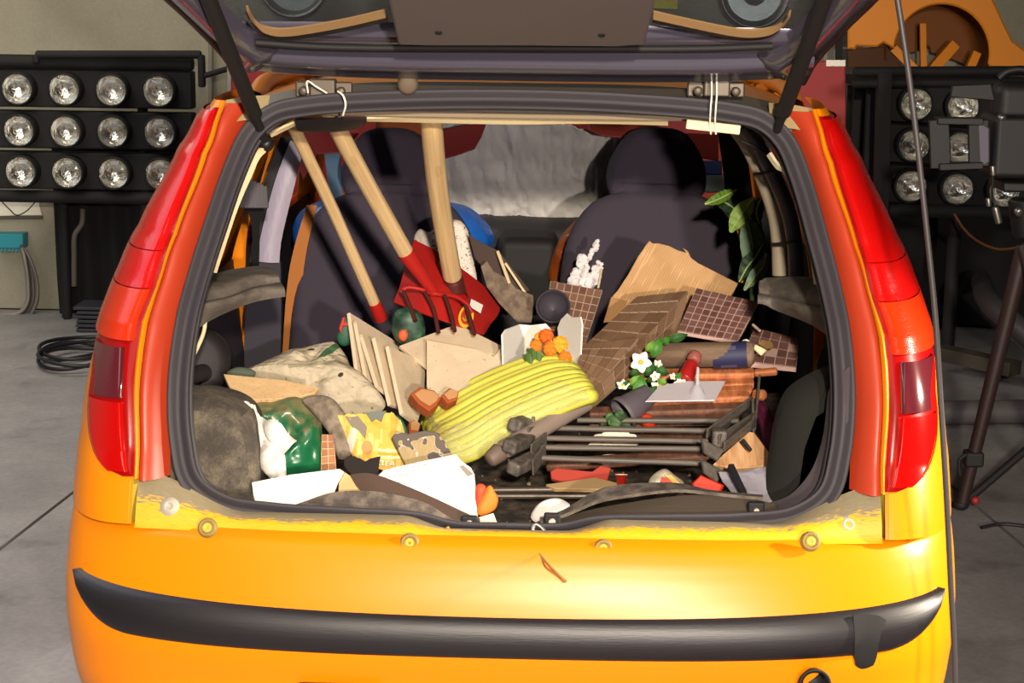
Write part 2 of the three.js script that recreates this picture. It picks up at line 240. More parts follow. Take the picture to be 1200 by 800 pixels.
// ---------------------------------------------------------------- background, right
{
  const z = -5.0, t = thing('light_rack', 'black rack of round clear floodlights on the right, behind the film camera', 'light rack');
  const o = P(1073, 122, z), dx = P(1128, 125, z).clone().sub(o), dy = P(1067, 218, z).clone().sub(o).multiplyScalar(.5);
  for (let j = 0; j < 3; j++) { const a = o.clone().addScaledVector(dy, j); const b = a.clone().addScaledVector(dx, 3.6), s = a.clone().addScaledVector(dx, -.62); s.z = b.z = z - .11; part(t, 'lamp_bar', bar(s, b, .1, .165), mRackPaint); for (let i = 0; i < 4; i++) { if (i > 1 && j < 2) continue; bankLamp(t, a.clone().addScaledVector(dx, i), .067); } }
  part(t, 'frame', [rod(P(1000, 84, z), P(1215, 83, z), .022), rod(P(998, 98, z), P(1215, 96, z), .02), bar(P(1036, 84, z), P(1030, 330, z), .07, .06), rod(P(1040, 246, z), P(1215, 250, z), .03)], mRackPaint);
  part(t, 'stand', [rod(P(1120, 250, z - .15), V(P(1120, 250, z - .15).x, 0, z - .15), .03)], mRackPaint);
  settle(t);
  const c0 = P(985, 300, -5.85).x; solo('curtain', thick(grid(120, 14, (u, v) => V(lerp(c0, X1 - .05, u), lerp(.015, 1.2, v), -5.92 + .035 * Math.sin(u * 60 + Math.sin(v * 2)) + .012 * noise(u * 20, v * 4))), .006), mat(0x0b0a0b, .95), 'black cloth curtain hanging behind the right light rack', 'curtain');
}
{ // spare orange body shell on a shelf
  const z = -5.45, t = thing('body_shell', 'bare orange car body with an empty wheel arch, raised behind the right light rack', 'car body'), pl = plane3([1000, 40, z], [1150, 40, z], [1000, 0, z]);
  const arch = []; for (let i = 0; i <= 22; i++) { const a = Math.PI * (1.02 - i / 22 * 1.09); arch.push([1104 + 56 * Math.cos(a), 62 - 57 * Math.sin(a)]); }
  part(t, 'fender', slab([[993, -70], [994, 57], [1002, 58], [1004, 54], [1028, 55], [1036, 50], ...arch.slice(1), [1161, 79], [1240, 80], [1240, 66], [1200, 58], [1187, 48], [1178, 30], [1168, 8], [1158, -12], [1140, -70]], pl, .03, .008), mOrangeOld);
  const c = onPlane(1104, 62, pl), R = .25;
  part(t, 'wheel_house', grid(30, 10, (u, v) => { const a = Math.PI * (1.05 - u * 1.15), k = 1 - .9 * v * v * v; return V(c.x + R * k * Math.cos(a), c.y + R * k * Math.sin(a), z - .03 - .36 * Math.sin(Math.min(v * 1.6, 1) * 1.57)); }), mat(0x7a4410, .75));
  part(t, 'strut', [bar(P(1081, 28, z - .25), P(1082, 80, z - .2), .03, .03, V(0, 0, 1))], mOrangeOld);
  part(t, 'strut', [bar(P(1092, 82, z - .2), P(1118, 52, z - .24), .05, .06, V(0, 0, 1))], mOrangeOld);
  part(t, 'strut', [bar(P(1136, 80, z - .2), P(1144, 62, z - .22), .04, .05, V(0, 0, 1))], mOrangeOld);
  part(t, 'strut', [bar(P(1046, 56, z - .1), P(1072, 82, z - .1), .04, .05, V(0, 0, 1))], mOrangeOld);
  part(t, 'sill', slab([[994, 58], [1040, 55], [1056, 79], [994, 79]], plane3([1000, 60, z - .1], [1050, 60, z - .1], [1000, 50, z - .1]), .04), mat(0x4a2a0c, .8));
  settle(t);
  const sf = thing('shelf', 'dark steel shelf carrying the bare orange body shell', 'shelf');
  const s0 = P(1003, 84, -5.6), y = P(1000, 81, z).y - .06; part(sf, 'deck', box(2.2, .04, .5, s0.x + 1.08, y, -5.62, .004), mDark);
  for (const [dx, dz] of [[0.05, .2], [2.1, .2], [.05, -.2], [2.1, -.2]]) part(sf, 'leg', box(.05, y - .02, .05, s0.x + dx, (y - .02) / 2, -5.62 + dz, .004), mDark);
  settle(sf);
  solo('pipe', rod(Hh(1060, 484, .05), Hh(1300, 481, .05), .048), mat(0x4e4a4c, .55), 'thick dark grey pipe lying on the floor right of the car', 'pipe');
  solo('cable', tube([Hh(1150, 330, .3), P(1165, 360, -4.6), P(1195, 385, -4.4), P(1240, 420, -4.2)], .05, 24, 10), mat(0x3b3a3c, .5), 'grey hose sloping through the dark corner behind the tripod', 'hose');
  const lw = Hh(1140, 450, .02);
  solo('timber', bar(P(1100, 412, -4.9), P(1190, 432, -4.6), .09, .06), mat(0x3a3428, .8), 'dull brown timber lying in the dark behind the grey pipe', 'timber');
}
{ // red barrier, wheels on the wall and the yellow sign seen through the raised window
  const z = -5.3, t = thing('barrier', 'dull red board with a pale metal corner standing behind the car', 'board');
  part(t, 'panel', slab([[270, 70], [991, 72], [992, 470], [270, 470]].map(q => q), plane3([300, 100, z], [900, 100, z], [300, 50, z]), .03, .003), mat(0x9c2320, .6));
  const mBr = mat(0xa8a39a, .4, { metalness: .6 });
  part(t, 'corner_bracket', [slab([[968, 70], [991, 70], [991, 78], [968, 78]], plane3([900, 72, z + .004], [990, 72, z + .004], [900, 60, z + .004]), .008)], mBr, 'pale metal corner bracket');
  part(t, 'edge_strip', [slab([[266, 70], [271, 70], [271, 400], [266, 400]], plane3([200, 72, z + .004], [280, 72, z + .004], [200, 60, z + .004]), .01)], mBr, 'pale metal edge strip');
  part(t, 'post', [bar(P(983, 30, z - .04), P(983, 470, z - .04), .03, .03, V(0, 0, 1))], mRackPaint);
  for (const x of [330, 640, 930]) part(t, 'foot', box(.06, .06, .4, P(x, 470, z).x, .03, z - .02, .004), mRackPaint);
  settle(t);
  for (const [px, py, lab] of [[884, -8, 'alloy wheel rim hung on the wall, behind the right half of the raised window'], [345, -20, 'alloy wheel rim hung on the wall, behind the left half of the raised window']]) {
    const w = thing('wheel_rim', lab, 'wheel rim'), c = P(px, py, -5.86), lt = (pts, n = 40) => { const g = new THREE.LatheGeometry(pts.map(a => new THREE.Vector2(...a)), n); g.rotateX(Math.PI / 2); g.translate(c.x, c.y, c.z); return g; };
    part(w, 'rim', lt([[.12, -.06], [.15, -.06], [.165, .02], [.17, .05], [.155, .055], [.135, .03], [.125, -.02]]), mSteel);
    const disc = new THREE.Shape(); disc.absarc(0, 0, .135, 0, 6.283); for (let i = 0; i < 8; i++) { const h = new THREE.Path(), a = i / 8 * 6.283 + .2; h.absarc(.1 * Math.cos(a), .1 * Math.sin(a), .02, 0, 6.283, true); disc.holes.push(h); }
    const dg = new THREE.ExtrudeGeometry(disc, { depth: .01, bevelSize: .003, bevelThickness: .003, bevelSegments: 1 }); dg.translate(c.x, c.y, c.z); part(w, 'disc', dg, mat(0x9aa6a4, .4, { metalness: .5 }));
    part(w, 'hub', lt([[0, .05], [.03, .05], [.045, .04], [.06, .015], [.06, 0]]), mSteel);
    settle(w);
  }
  solo('sign', slab([[742, -30], [794, -26], [794, 11], [742, 9]], plane3([740, 0, -5.9], [800, 0, -5.9], [740, -20, -5.9]), .01), mat(0xc9c013, .6), 'plain yellow sign on the wall behind the raised tailgate', 'sign');
}
// ---------------------------------------------------------------- the car
const LV = {                                                  // half sections of the rear quarter by height
  h: [.66, .70, .76, .825, .935, 1.04, 1.11, 1.19, 1.335, 1.395, 1.44],
  fl: [.60, .61, .622, .627, .632, .622, .61, .594, .556, .53, .50],
  st: [.66, .66, .660, .661, .667, .662, .646, .625, .583, .567, .555],
  ln: [.668, .668, .668, .670, .678, .673, .652, .633, .594, .576, .565],
  w: [.834, .834, .832, .828, .815, .790, .768, .734, .668, .634, .60],
  z: [-.085, -.095, -.115, -.145, -.183, -.235, -.28, -.33, -.42, -.455, -.485],
};
const lv = (k, h) => { const a = LV.h, b = LV[k]; let i = 0; while (i < a.length - 2 && h > a[i + 1]) i++; const t = clamp((h - a[i]) / (a[i + 1] - a[i]), 0, 1); return cr(b[Math.max(i - 1, 0)], b[i], b[i + 1], b[Math.min(i + 2, b.length - 1)], t); };
const corner = (h, u, out = 0) => { const a = u * Math.PI / 2, n = 2 / 2.3, x0 = lv('ln', h), w = lv('w', h), z0 = lv('z', h); return V(x0 + (w - x0 + out) * Math.pow(Math.sin(a), n), h, z0 + out - (.34 + out) * (1 - Math.pow(Math.cos(a), n))); };
const BP = { h: [.24, .30, .38, .45, .50, .56, .60, .635, .665, .687, .697, .70], w: [.79, .815, .832, .838, .84, .84, .839, .838, .836, .834, .832, .826], z: [-.08, -.05, -.022, -.008, 0, -.003, -.014, -.027, -.040, -.052, -.062, -.078] };
const bp = (k, h) => { const a = BP.h, b = BP[k]; let i = 0; while (i < a.length - 2 && h > a[i + 1]) i++; const t = clamp((h - a[i]) / (a[i + 1] - a[i]), 0, 1); return cr(b[Math.max(i - 1, 0)], b[i], b[i + 1], b[Math.min(i + 2, b.length - 1)], t); };
const bump = (h, s, out = 0) => { const a = s * Math.PI / 2, n = 2 / 4, S = Math.sign(a), q = Math.abs(a), w = bp('w', h) + out, D = .45; return V(S * w * Math.pow(Math.sin(q), n), h, bp('z', h) + out - (D + out) * (1 - Math.pow(Math.max(0, Math.cos(q)), n))); };
// even spacing along the bumper's plan curve
const sOfX = f => Math.sign(f) * Math.asin(Math.min(1, Math.pow(Math.abs(f), 2))) * 2 / Math.PI;
const sEven = t => { const a = Math.abs(t); const k = a < .75 ? sOfX(a / .75 * .86) : lerp(sOfX(.86), 1, (a - .75) / .25); return Math.sign(t) * k; };
const car = thing('car', 'orange hatchback seen from behind with its boot open and full of building rubble', 'car');
const partLR = (p, name, g, m, label) => { part(p, name, clean(g), m, label); part(p, name, mirror(g), m, label); };
{ // bumper with a black rubbing strip
  const b = part(car, 'bumper', grid(120, 60, (u, v) => bump(lerp(.24, .70, v), sEven(u * 2 - 1))), mOrange);
  const hT = s => .578 + .026 * s * s, hB = s => { const a = Math.abs(s), base = .500 + .012 * s * s; if (a < .86) return base; const k = (a - .86) / .14; return lerp(base, hT(s), 1 - Math.sqrt(Math.max(0, 1 - k * k))); };
  const strip = grid(160, 14, (u, v) => { const s = u * 2 - 1, xs = s * .776 / .84, h = lerp(hB(s), hT(s), v); return bump(h, sOfX(xs), -.004 + .017 * Math.pow(Math.sin(Math.PI * clamp(v, 0, 1)), .45)); });
  part(b, 'rubbing_strip', strip, mBlackPl, 'black plastic rubbing strip');
  // torn flap of the strip near its right end
  const f = (x, h, o) => bump(h, sOfX(x / .84), o);
  part(b, 'strip_flap', thick(patch([[f(.60, .586, .010), f(.62, .586, .013), f(.638, .584, .018), f(.648, .576, .022)], [f(.60, .55, .013), f(.612, .55, .015), f(.624, .55, .020), f(.634, .55, .026)], [f(.602, .515, .012), f(.612, .512, .014), f(.624, .512, .018), f(.632, .516, .024)], [f(.608, .498, .010), f(.616, .492, .012), f(.624, .494, .016), f(.630, .50, .02)]], 12, 12), .004), mat(0x09080a, .75), 'torn black flap of the strip');
  const hole = P(955, 801, .004); const hg = new THREE.LatheGeometry([[0, -.03], [.019, -.03], [.021, 0], [.026, .004], [.028, 0]].map(a => new THREE.Vector2(...a)), 28); hg.rotateX(Math.PI / 2); hg.translate(hole.x, hole.y, hole.z + .001); part(b, 'towing_eye_cap', hg, mBlack, 'round dark towing eye opening');
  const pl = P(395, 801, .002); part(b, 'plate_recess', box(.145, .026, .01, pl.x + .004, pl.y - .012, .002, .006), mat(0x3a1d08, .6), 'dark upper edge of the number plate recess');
}
{ // quarter panels: painted corner, tail lamp, thin body coloured edge, red flange
  const N = 60;
  const body = grid(34, N, (u, v) => { const h = lerp(.703, 1.43, v); if (u <= .6) return corner(h, u / .6); const e = corner(h, 1), k = (u - .6) / .4; return V(e.x - .012 * k * k, h, lerp(e.z, -.86 - .0 * h, k)); });
  partLR(car, 'quarter_panel', (body), mOrange);
  const edge = grid(8, N, (u, v) => { const h = lerp(.78, 1.43, v), x0 = lv('st', h), x1 = lv('ln', h), z = lv('z', h); return V(lerp(x0, x1, u), h, z + .008 * Math.sin(Math.PI * u)); });
  partLR(car, 'lamp_edge', (edge), mOrange, 'thin orange body edge beside the tail lamp');
  const fl = grid(16, N, (u, v) => { const h = lerp(.775, 1.425, v), x0 = lv('fl', h) - .012, x1 = lv('st', h), z = lv('z', h); return V(lerp(x0, x1, u), h, z - .045 * Math.pow(1 - u, 1.6) + .006 * Math.sin(u * Math.PI) - .004 * ss(.85, 1, u)); });
  partLR(car, 'pillar_flange', (fl), mFlange, 'satin red pillar flange');
  const step = grid(6, 20, (u, v) => V(lerp(.66, .674, u), lerp(.703, .79, v), lerp(-.15, lv('z', lerp(.703, .79, v)) + .001, u)));
  partLR(car, 'panel_end', (step), mat(0x9d8a2b, .5), 'overpainted end of the corner panel');
}
// tail lamps: a clear outer shell over coloured cells, deep enough to glow with the room's light
const mLensRed = phys(0xb40b09, .25, { clearcoat: .2, clearcoatRoughness: .08, specularIntensity: .4, bumpMap: bumpFine, bumpScale: .0004 });
const mLensDeep = phys(0x8c0606, .25, { clearcoat: .2, clearcoatRoughness: .08, specularIntensity: .4 }), mLensAmber = phys(0xbb2a06, .25, { clearcoat: .2, clearcoatRoughness: .08, specularIntensity: .4, bumpMap: bumpFine, bumpScale: .0004 });
const mLensClear = phys(0x511a22, .1, { clearcoat: 1, clearcoatRoughness: .04 });
const mBulbR = phys(0xff2a10, .3, { clearcoat: 1 }), mBulbA = phys(0xff5a10, .3, { clearcoat: 1 });
{
  // outline of the lens as the share of the corner arc it takes at each height
  const uo = h => h > 1.03 ? .86 : h > .9 ? lerp(.47, .86, ss(.93, 1.06, h)) : .47 * Math.sqrt(Math.max(0, 1 - Math.pow((.92 - h) / (.92 - .782), 2.2)));
  const cell = (h0, h1, u0, u1, out, nu = 20, nv = 30) => grid(nu, nv, (u, v) => { const h = lerp(h0, h1, v), m = uo(h), a = lerp(u0, u1, u) * m; const edge = Math.min(1, Math.min(u, 1 - u, (h - .782) / .02, (1.418 - h) / .02) * 14); return corner(h, a, out * Math.sqrt(Math.max(0, edge))); });
  const half = (f) => sd => sd > 0 ? f() : mirror(f());
  for (const sd of [-1, 1]) {
    const g = new THREE.Group(); g.name = 'tail_lamp'; car.add(g); g.userData.label = sd < 0 ? 'left tail lamp' : 'right tail lamp with a bright glint';
    const A = f => sd > 0 ? clean(f) : mirror(f);
    part(g, 'rim', A(cell(.783, 1.417, 0, 1, .004, 24, 60)), mLensDeep, 'dark red rim of the lamp');
    part(g, 'upper_lens', A(cell(1.165, 1.412, .02, .99, .011)), mLensRed, 'red upper lens');
    part(g, 'middle_lens', A(cell(1.10, 1.163, .02, .99, .011)), mLensRed, 'red middle lens');
    part(g, 'amber_lens', A(cell(1.012, 1.098, .02, .97, .011)), mLensAmber, 'orange red indicator lens');
    part(g, 'clear_lens', A(cell(.915, 1.0, .12, .72, .012)), mLensClear, 'smoky clear reversing lens');
    part(g, 'lower_lens', A(cell(.792, .908, .1, .86, .011)), phys(0xa80806, .12, { clearcoat: 1, clearcoatRoughness: .05 }), 'deep red lower lens');
    const bulb = (h, u) => { const c = corner(h, u, -.02), s = new THREE.SphereGeometry(.018, 16, 12); s.translate(c.x, c.y, c.z); return s; };
    part(g, 'bulb', A(bulb(1.125, .42)), mBulbR); part(g, 'bulb', A(bulb(1.055, .40)), mBulbA);
  }
}
// rubber seal round the opening
const SEAL = [[0, .682, -.155], [.10, .684, -.155], [.16, .699, -.152], [.28, .706, -.148], [.42, .712, -.148], [.515, .726, -.15], [.572, .766, -.157], [.594, .835, -.18], [.602, .93, -.21], [.596, 1.04, -.262], [.584, 1.11, -.307], [.565, 1.19, -.357], [.532, 1.31, -.43], [.505, 1.37, -.46], [.465, 1.405, -.475], [.40, 1.42, -.482], [.2, 1.434, -.486], [0, 1.438, -.488]];
{
  const R = SEAL.map(a => V(...a)), loop = [...R, ...R.slice(1, -1).reverse().map(p => V(-p.x, p.y, p.z))];
  const c = new THREE.CatmullRomCurve3(loop, true, 'centripetal'), n = 320, prof = [];
  for (let k = 0; k <= 20; k++) { const a = k / 20 * 6.283; const r = .019 * (1 - .22 * Math.pow(Math.abs(Math.sin(a * 1)), 8)); prof.push([r * Math.cos(a) * 1.05, r * Math.sin(a) * .7 + .006 * Math.cos(2 * a) - .004 * (Math.abs(Math.cos(a)) < .35 ? 1 : 0)]); }
  const fwd = V(0, .3, 1).normalize();
  const P0 = c.getSpacedPoints(n);
  const g = grid(n, 20, (u, v) => { const i = Math.round(u * n) % n, p = P0[i], q = P0[(i + 1) % n].clone().sub(P0[(i + n - 1) % n]).normalize(); const side = q.clone().cross(fwd).normalize(), up = side.clone().cross(q).normalize(); const [a, b] = prof[Math.round(v * 20)]; return p.clone().addScaledVector(side, a).addScaledVector(up, b); });
  part(car, 'rubber_seal', g, mRubber, 'dark rubber seal around the boot opening');
  // inner lip: a second thin bead just inside
  const inner = loop.map(p => { const d = V(p.x, p.y - 1.07, 0); d.x *= .972; d.y *= d.y > 0 ? .96 : 1.0; return V(d.x, d.y + 1.07, p.z - .025); });
  part(car, 'inner_lip', tube(inner, .005, 260, 8, true), mat(0x2a262c, .6), 'thin inner lip of the opening');
  // scuttle between seal and bumper: overpainted sheet metal
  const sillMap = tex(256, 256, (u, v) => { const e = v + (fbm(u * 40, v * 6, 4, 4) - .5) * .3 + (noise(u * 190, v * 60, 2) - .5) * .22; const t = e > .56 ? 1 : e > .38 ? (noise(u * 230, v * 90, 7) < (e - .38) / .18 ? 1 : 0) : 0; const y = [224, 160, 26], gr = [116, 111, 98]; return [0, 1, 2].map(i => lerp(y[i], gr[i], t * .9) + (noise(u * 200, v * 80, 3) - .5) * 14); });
  const outer = t => { const x = t * .664, k = Math.abs(x) / .668; return V(x, .695, -.066 - .034 * k * k); };
  const innr = t => { const x = t * .664, a = Math.abs(x); const dip = .026 * (1 - ss(.10, .19, a)); const up = .066 * ss(.47, .65, a); return V(x, .716 - dip * .9 + up, -.142 - .012 * ss(.45, .65, a)); };
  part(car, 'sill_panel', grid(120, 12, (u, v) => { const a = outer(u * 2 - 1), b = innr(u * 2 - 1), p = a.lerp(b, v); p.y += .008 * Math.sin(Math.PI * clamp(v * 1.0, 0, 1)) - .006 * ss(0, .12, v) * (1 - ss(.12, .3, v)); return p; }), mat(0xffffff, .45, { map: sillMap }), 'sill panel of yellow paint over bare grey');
  for (const sx of [-1, 1]) {
    const cg = P(sx < 0 ? 200 : 993, sx < 0 ? 592 : 613, -.125); const lg = new THREE.LatheGeometry([[0, .004], [.005, .004], [.006, .007], [.010, .007], [.0115, .004], [.017, .003], [.019, -.004], [0, -.01]].map(a => new THREE.Vector2(...a)), 24); lg.rotateX(1.1); lg.translate(cg.x, cg.y, cg.z + .008); part(car, 'rubber_stop', lg, mat(0xa09a8c, .5), 'round pale stop');
  }
  for (const [px, py, z] of [[243, 620, -.098], [480, 638, -.098], [707, 645, -.098], [950, 636, -.098]]) {
    let c0, bd = 9; for (let zz = -.06; zz > -.15; zz -= .001) { const q = P(px, py, zz), e = Math.abs(q.y - (lerp(.695, .716, (-.066 - zz) / .076) + .006)); if (e < bd) { bd = e; c0 = q; } } const lz = pts => { const g2 = new THREE.LatheGeometry(pts.map(a => new THREE.Vector2(...a)), 24); g2.rotateX(1.15); g2.translate(c0.x, c0.y + .004, c0.z + .002); return g2; };
    const pg = part(car, 'grommet', lz([[.010, .001], [.013, .004], [.0165, .001], [.018, -.006]]), mat(0x7d6a34, .6)); part(pg, 'cap', lz([[0, .000], [.002, .000], [.003, .003], [.008, .003], [.0095, -.002]]), mat(0xc2a23c, .5));
  }
  // latch tray and striker in the middle
  part(car, 'latch_tray', [box(.25, .010, .06, .012, .667, -.17, .004), bar(P(563, 631, -.118), P(668, 638, -.118), .012, .011), bar(P(566, 620, -.185), P(672, 619, -.185), .006, .008)], mat(0x4c463c, .5, { metalness: .5 }), 'scuffed metal latch tray');
  part(car, 'striker', tube([P(625, 634, -.135), P(624, 620, -.14), P(627, 614, -.145), P(632, 616, -.145), P(646, 632, -.135)], .004, 24, 8), mSteel);
}
{ // bare sheet metal at the upper corners, hinges, roof and roof frame
  const mb = mat(0x9c8a62, .5);
  for (const sx of [-1, 1]) {
    part(car, 'roof_corner', [grid(10, 6, (u, v) => V(sx * lerp(.48, .572, u), lerp(1.395, 1.438, v) - .012 * u * u, lerp(-.478, -.52, v) + .012 * u))], mb, 'beige painted roof corner');
  }
  part(car, 'roof', [grid(30, 30, (u, v) => { const x = (u * 2 - 1) * .57, z = lerp(-.56, -1.95, v); return V(x, 1.424 + .020 * Math.sin(Math.PI * clamp(v * .8 + .1, 0, 1)) - .03 * Math.pow(Math.abs(u * 2 - 1), 3), z); })], mOrange);
  part(car, 'headliner', [box(1.1, .012, 1.38, 0, 1.405, -1.22, .004)], mat(0x8a7a66, .95), 'dull beige roof lining');
  part(car, 'roof_frame', [grid(40, 6, (u, v) => V((u * 2 - 1) * .56, 1.466 - .052 * v - .05 * Math.pow(Math.abs(u * 2 - 1), 4), -.575 + .085 * Math.min(1, v * 1.6) - .02 * Math.max(0, v - .6)))], mat(0x45403a, .5), 'roof frame above the seal, coloured dark for the shade under the tailgate');  // dark colour has the shadow under the raised gate painted in
}
{ // body sides with open window frames, inner trim, floor
  const W0 = h => lerp(.835, .815, clamp((h - .4) / .55, 0, 1));
  for (const sx of [-1, 1]) {
    part(car, 'body_side', [grid(40, 10, (u, v) => { const h = lerp(.22, .98, v), z = lerp(-.44, -3.35, u); return V(sx * (W0(h) - .04 * ss(.7, 1, u) - (h > .9 ? .02 * (h - .9) / .08 : 0)), h, z); })], mOrange);
    const x = (h) => sx * lerp(.79, .60, (h - .98) / .42);
    const pil = (z0, z1, w) => bar(V(x(.97), .97, z0), V(x(1.42), 1.42, z1), .05, w, V(0, 0, 1));
    part(car, 'door_pillar', pil(-1.60, -1.55, .11), mOrange); part(car, 'windscreen_pillar', bar(V(sx * .74, .96, -2.85), V(sx * .585, 1.42, -1.98), .06, .07, V(0, 0, 1)), mOrange);
    part(car, 'roof_rail', tube([V(sx * .585, 1.40, -.95), V(sx * .60, 1.425, -1.2), V(sx * .59, 1.425, -2.0)], .022, 20, 8), mOrange);
    part(car, 'side_window', [grid(8, 8, (u, v) => { const h = lerp(.98, 1.4, v); return V(x(h) * 1.005, h, lerp(-1.62, lerp(-2.75, -2.0, v), u)); }), grid(8, 8, (u, v) => { const h = lerp(.98, 1.4, v); return V(x(h) * 1.005, h, lerp(-1.54, lerp(-.86, -.80, v), u)); })], mPaneDark);
    part(car, 'side_trim', [grid(10, 8, (u, v) => V(sx * lerp(.66, .70, v), lerp(.60, 1.0, v), lerp(-.25, -1.62, u))), grid(10, 8, (u, v) => V(sx * .72, lerp(.35, 1.0, v), lerp(-1.62, -2.75, u)))], sx < 0 ? mPurple : mDark, 'dark side trim');
    part(car, 'pillar_trim', [patch([[V(sx * .62, .98, -.28), V(sx * .635, 1.0, -.52), V(sx * .65, 1.0, -.74)], [V(sx * .592, 1.2, -.40), V(sx * .61, 1.2, -.6), V(sx * .63, 1.2, -.78)], [V(sx * .53, 1.39, -.49), V(sx * .545, 1.39, -.66), V(sx * .565, 1.39, -.82)]], 14, 14)], mDark, 'dark rear pillar trim');
  }
  part(car, 'boot_floor', [box(1.3, .04, 1.35, 0, .628, -.83, .004), box(1.3, .35, .03, 0, .45, -1.5, .004), box(1.42, .04, 1.6, 0, .30, -2.2, .004)], mat(0xffffff, .95, { map: speck([38, 33, 29], [98, 84, 68], 20, { rep: [3, 3] }) }), 'dirty boot floor');
  part(car, 'bonnet', [grid(24, 20, (u, v) => { const x = (u * 2 - 1) * .76, z = lerp(-2.78, -3.7, v); return V(x * (1 - .12 * v * v), .96 - .18 * v * v - .06 * Math.pow(Math.abs(u * 2 - 1), 3), z); }), grid(24, 10, (u, v) => V((u * 2 - 1) * .67, lerp(.22, .78 - .06 * Math.pow(Math.abs(u * 2 - 1), 3), v), -3.72 + .06 * Math.pow(u * 2 - 1, 2)))], mOrange);
  for (const sx of [-1, 1]) for (const z of [-.68, -3.02]) { const wg = new THREE.LatheGeometry([[0, 0], [.18, 0], [.2, .02], [.27, .02], [.285, .0], [.285, -.15], [.27, -.17], [0, -.17]].map(a => new THREE.Vector2(...a)), 36); wg.rotateZ(-sx * Math.PI / 2); wg.translate(sx * .80, .285, z); part(car, 'wheel', wg, mBlack); }
  part(car, 'dashboard', [patch([[V(-.7, .86, -2.28), V(-.3, .90, -2.26), V(.0, .90, -2.24), V(.3, .90, -2.26), V(.7, .86, -2.28)], [V(-.7, .965, -2.33), V(-.3, .975, -2.31), V(0, .975, -2.30), V(.3, .975, -2.31), V(.7, .965, -2.33)], [V(-.7, .96, -2.7), V(-.3, .975, -2.75), V(0, .98, -2.78), V(.3, .975, -2.75), V(.7, .96, -2.7)]], 24, 20), box(.3, .42, .12, 0, .70, -2.30, .03), box(.26, .28, .5, 0, .48, -2.0, .03)], mat(0x2b282c, .7), 'dark dashboard');
  part(car, 'firewall', box(1.5, .66, .03, 0, .62, -2.9, .01), mDark);
  part(car, 'console', box(.17, .20, .2, P(618, 315, -2.0).x, P(618, 318, -2.0).y, -2.05, .03), mBlack, 'black centre console');
  part(car, 'windscreen', grid(16, 12, (u, v) => V(lerp(-1, 1, u) * lerp(.70, .565, v), lerp(.975, 1.415, v), lerp(-2.80, -2.0, v) - .10 * (1 - Math.pow(u * 2 - 1, 2)))), mPane);
}
{ // front seats
  for (const [cx, cy, lab] of [[455, 1, 'left front seat, its back half hidden by tools'], [767, 2, 'right front seat, with bare upper back']]) {
    const z = -1.78, c = P(cx, 235, z), g = new THREE.Group(); g.name = 'front_seat'; g.userData.label = lab; car.add(g);
    const sh = (pts, t) => { const s = new THREE.Shape(); s.moveTo(...pts[0]); s.splineThru(pts.slice(1).map(a => new THREE.Vector2(...a))); const e = new THREE.ExtrudeGeometry(s, { depth: t, bevelEnabled: true, bevelThickness: .035, bevelSize: .035, bevelOffset: -.035, bevelSegments: 5, curveSegments: 40 }); return mergeVertices((e.deleteAttribute('normal'), e.deleteAttribute('uv'), e), 1e-4); };
    const fin = (e, tilt, x, y, zz) => { e.computeVertexNormals(); e.rotateX(tilt); e.translate(x, y, zz); return boxUV(toCreasedNormals(e, 1.0), 3); };
    const back = sh([[-.10, 0], [-.165, -.03], [-.212, -.09], [-.238, -.17], [-.25, -.30], [-.255, -.50], [-.20, -.62], [0, -.64], [.20, -.62], [.255, -.50], [.25, -.30], [.238, -.17], [.212, -.09], [.165, -.03], [.10, 0], [0, .012], [-.10, 0]], .09);
    part(g, 'backrest', fin(back, -.22, c.x, c.y + .0, z - .10), mSeat);
    const head = sh([[-.12, .0], [-.132, .05], [-.118, .105], [-.085, .155], [-.05, .175], [0, .18], [.05, .175], [.085, .155], [.118, .105], [.132, .05], [.12, 0], [.06, -.008], [-.06, -.008], [-.12, 0]], .06);
    part(g, 'headrest', fin(head, -.14, c.x + .004, c.y + .004, z - .07), mSeat);
    part(g, 'cushion', boxUV(box(.5, .18, .5, c.x, .56, z - .35, .07), 3), mSeat);
  }
}
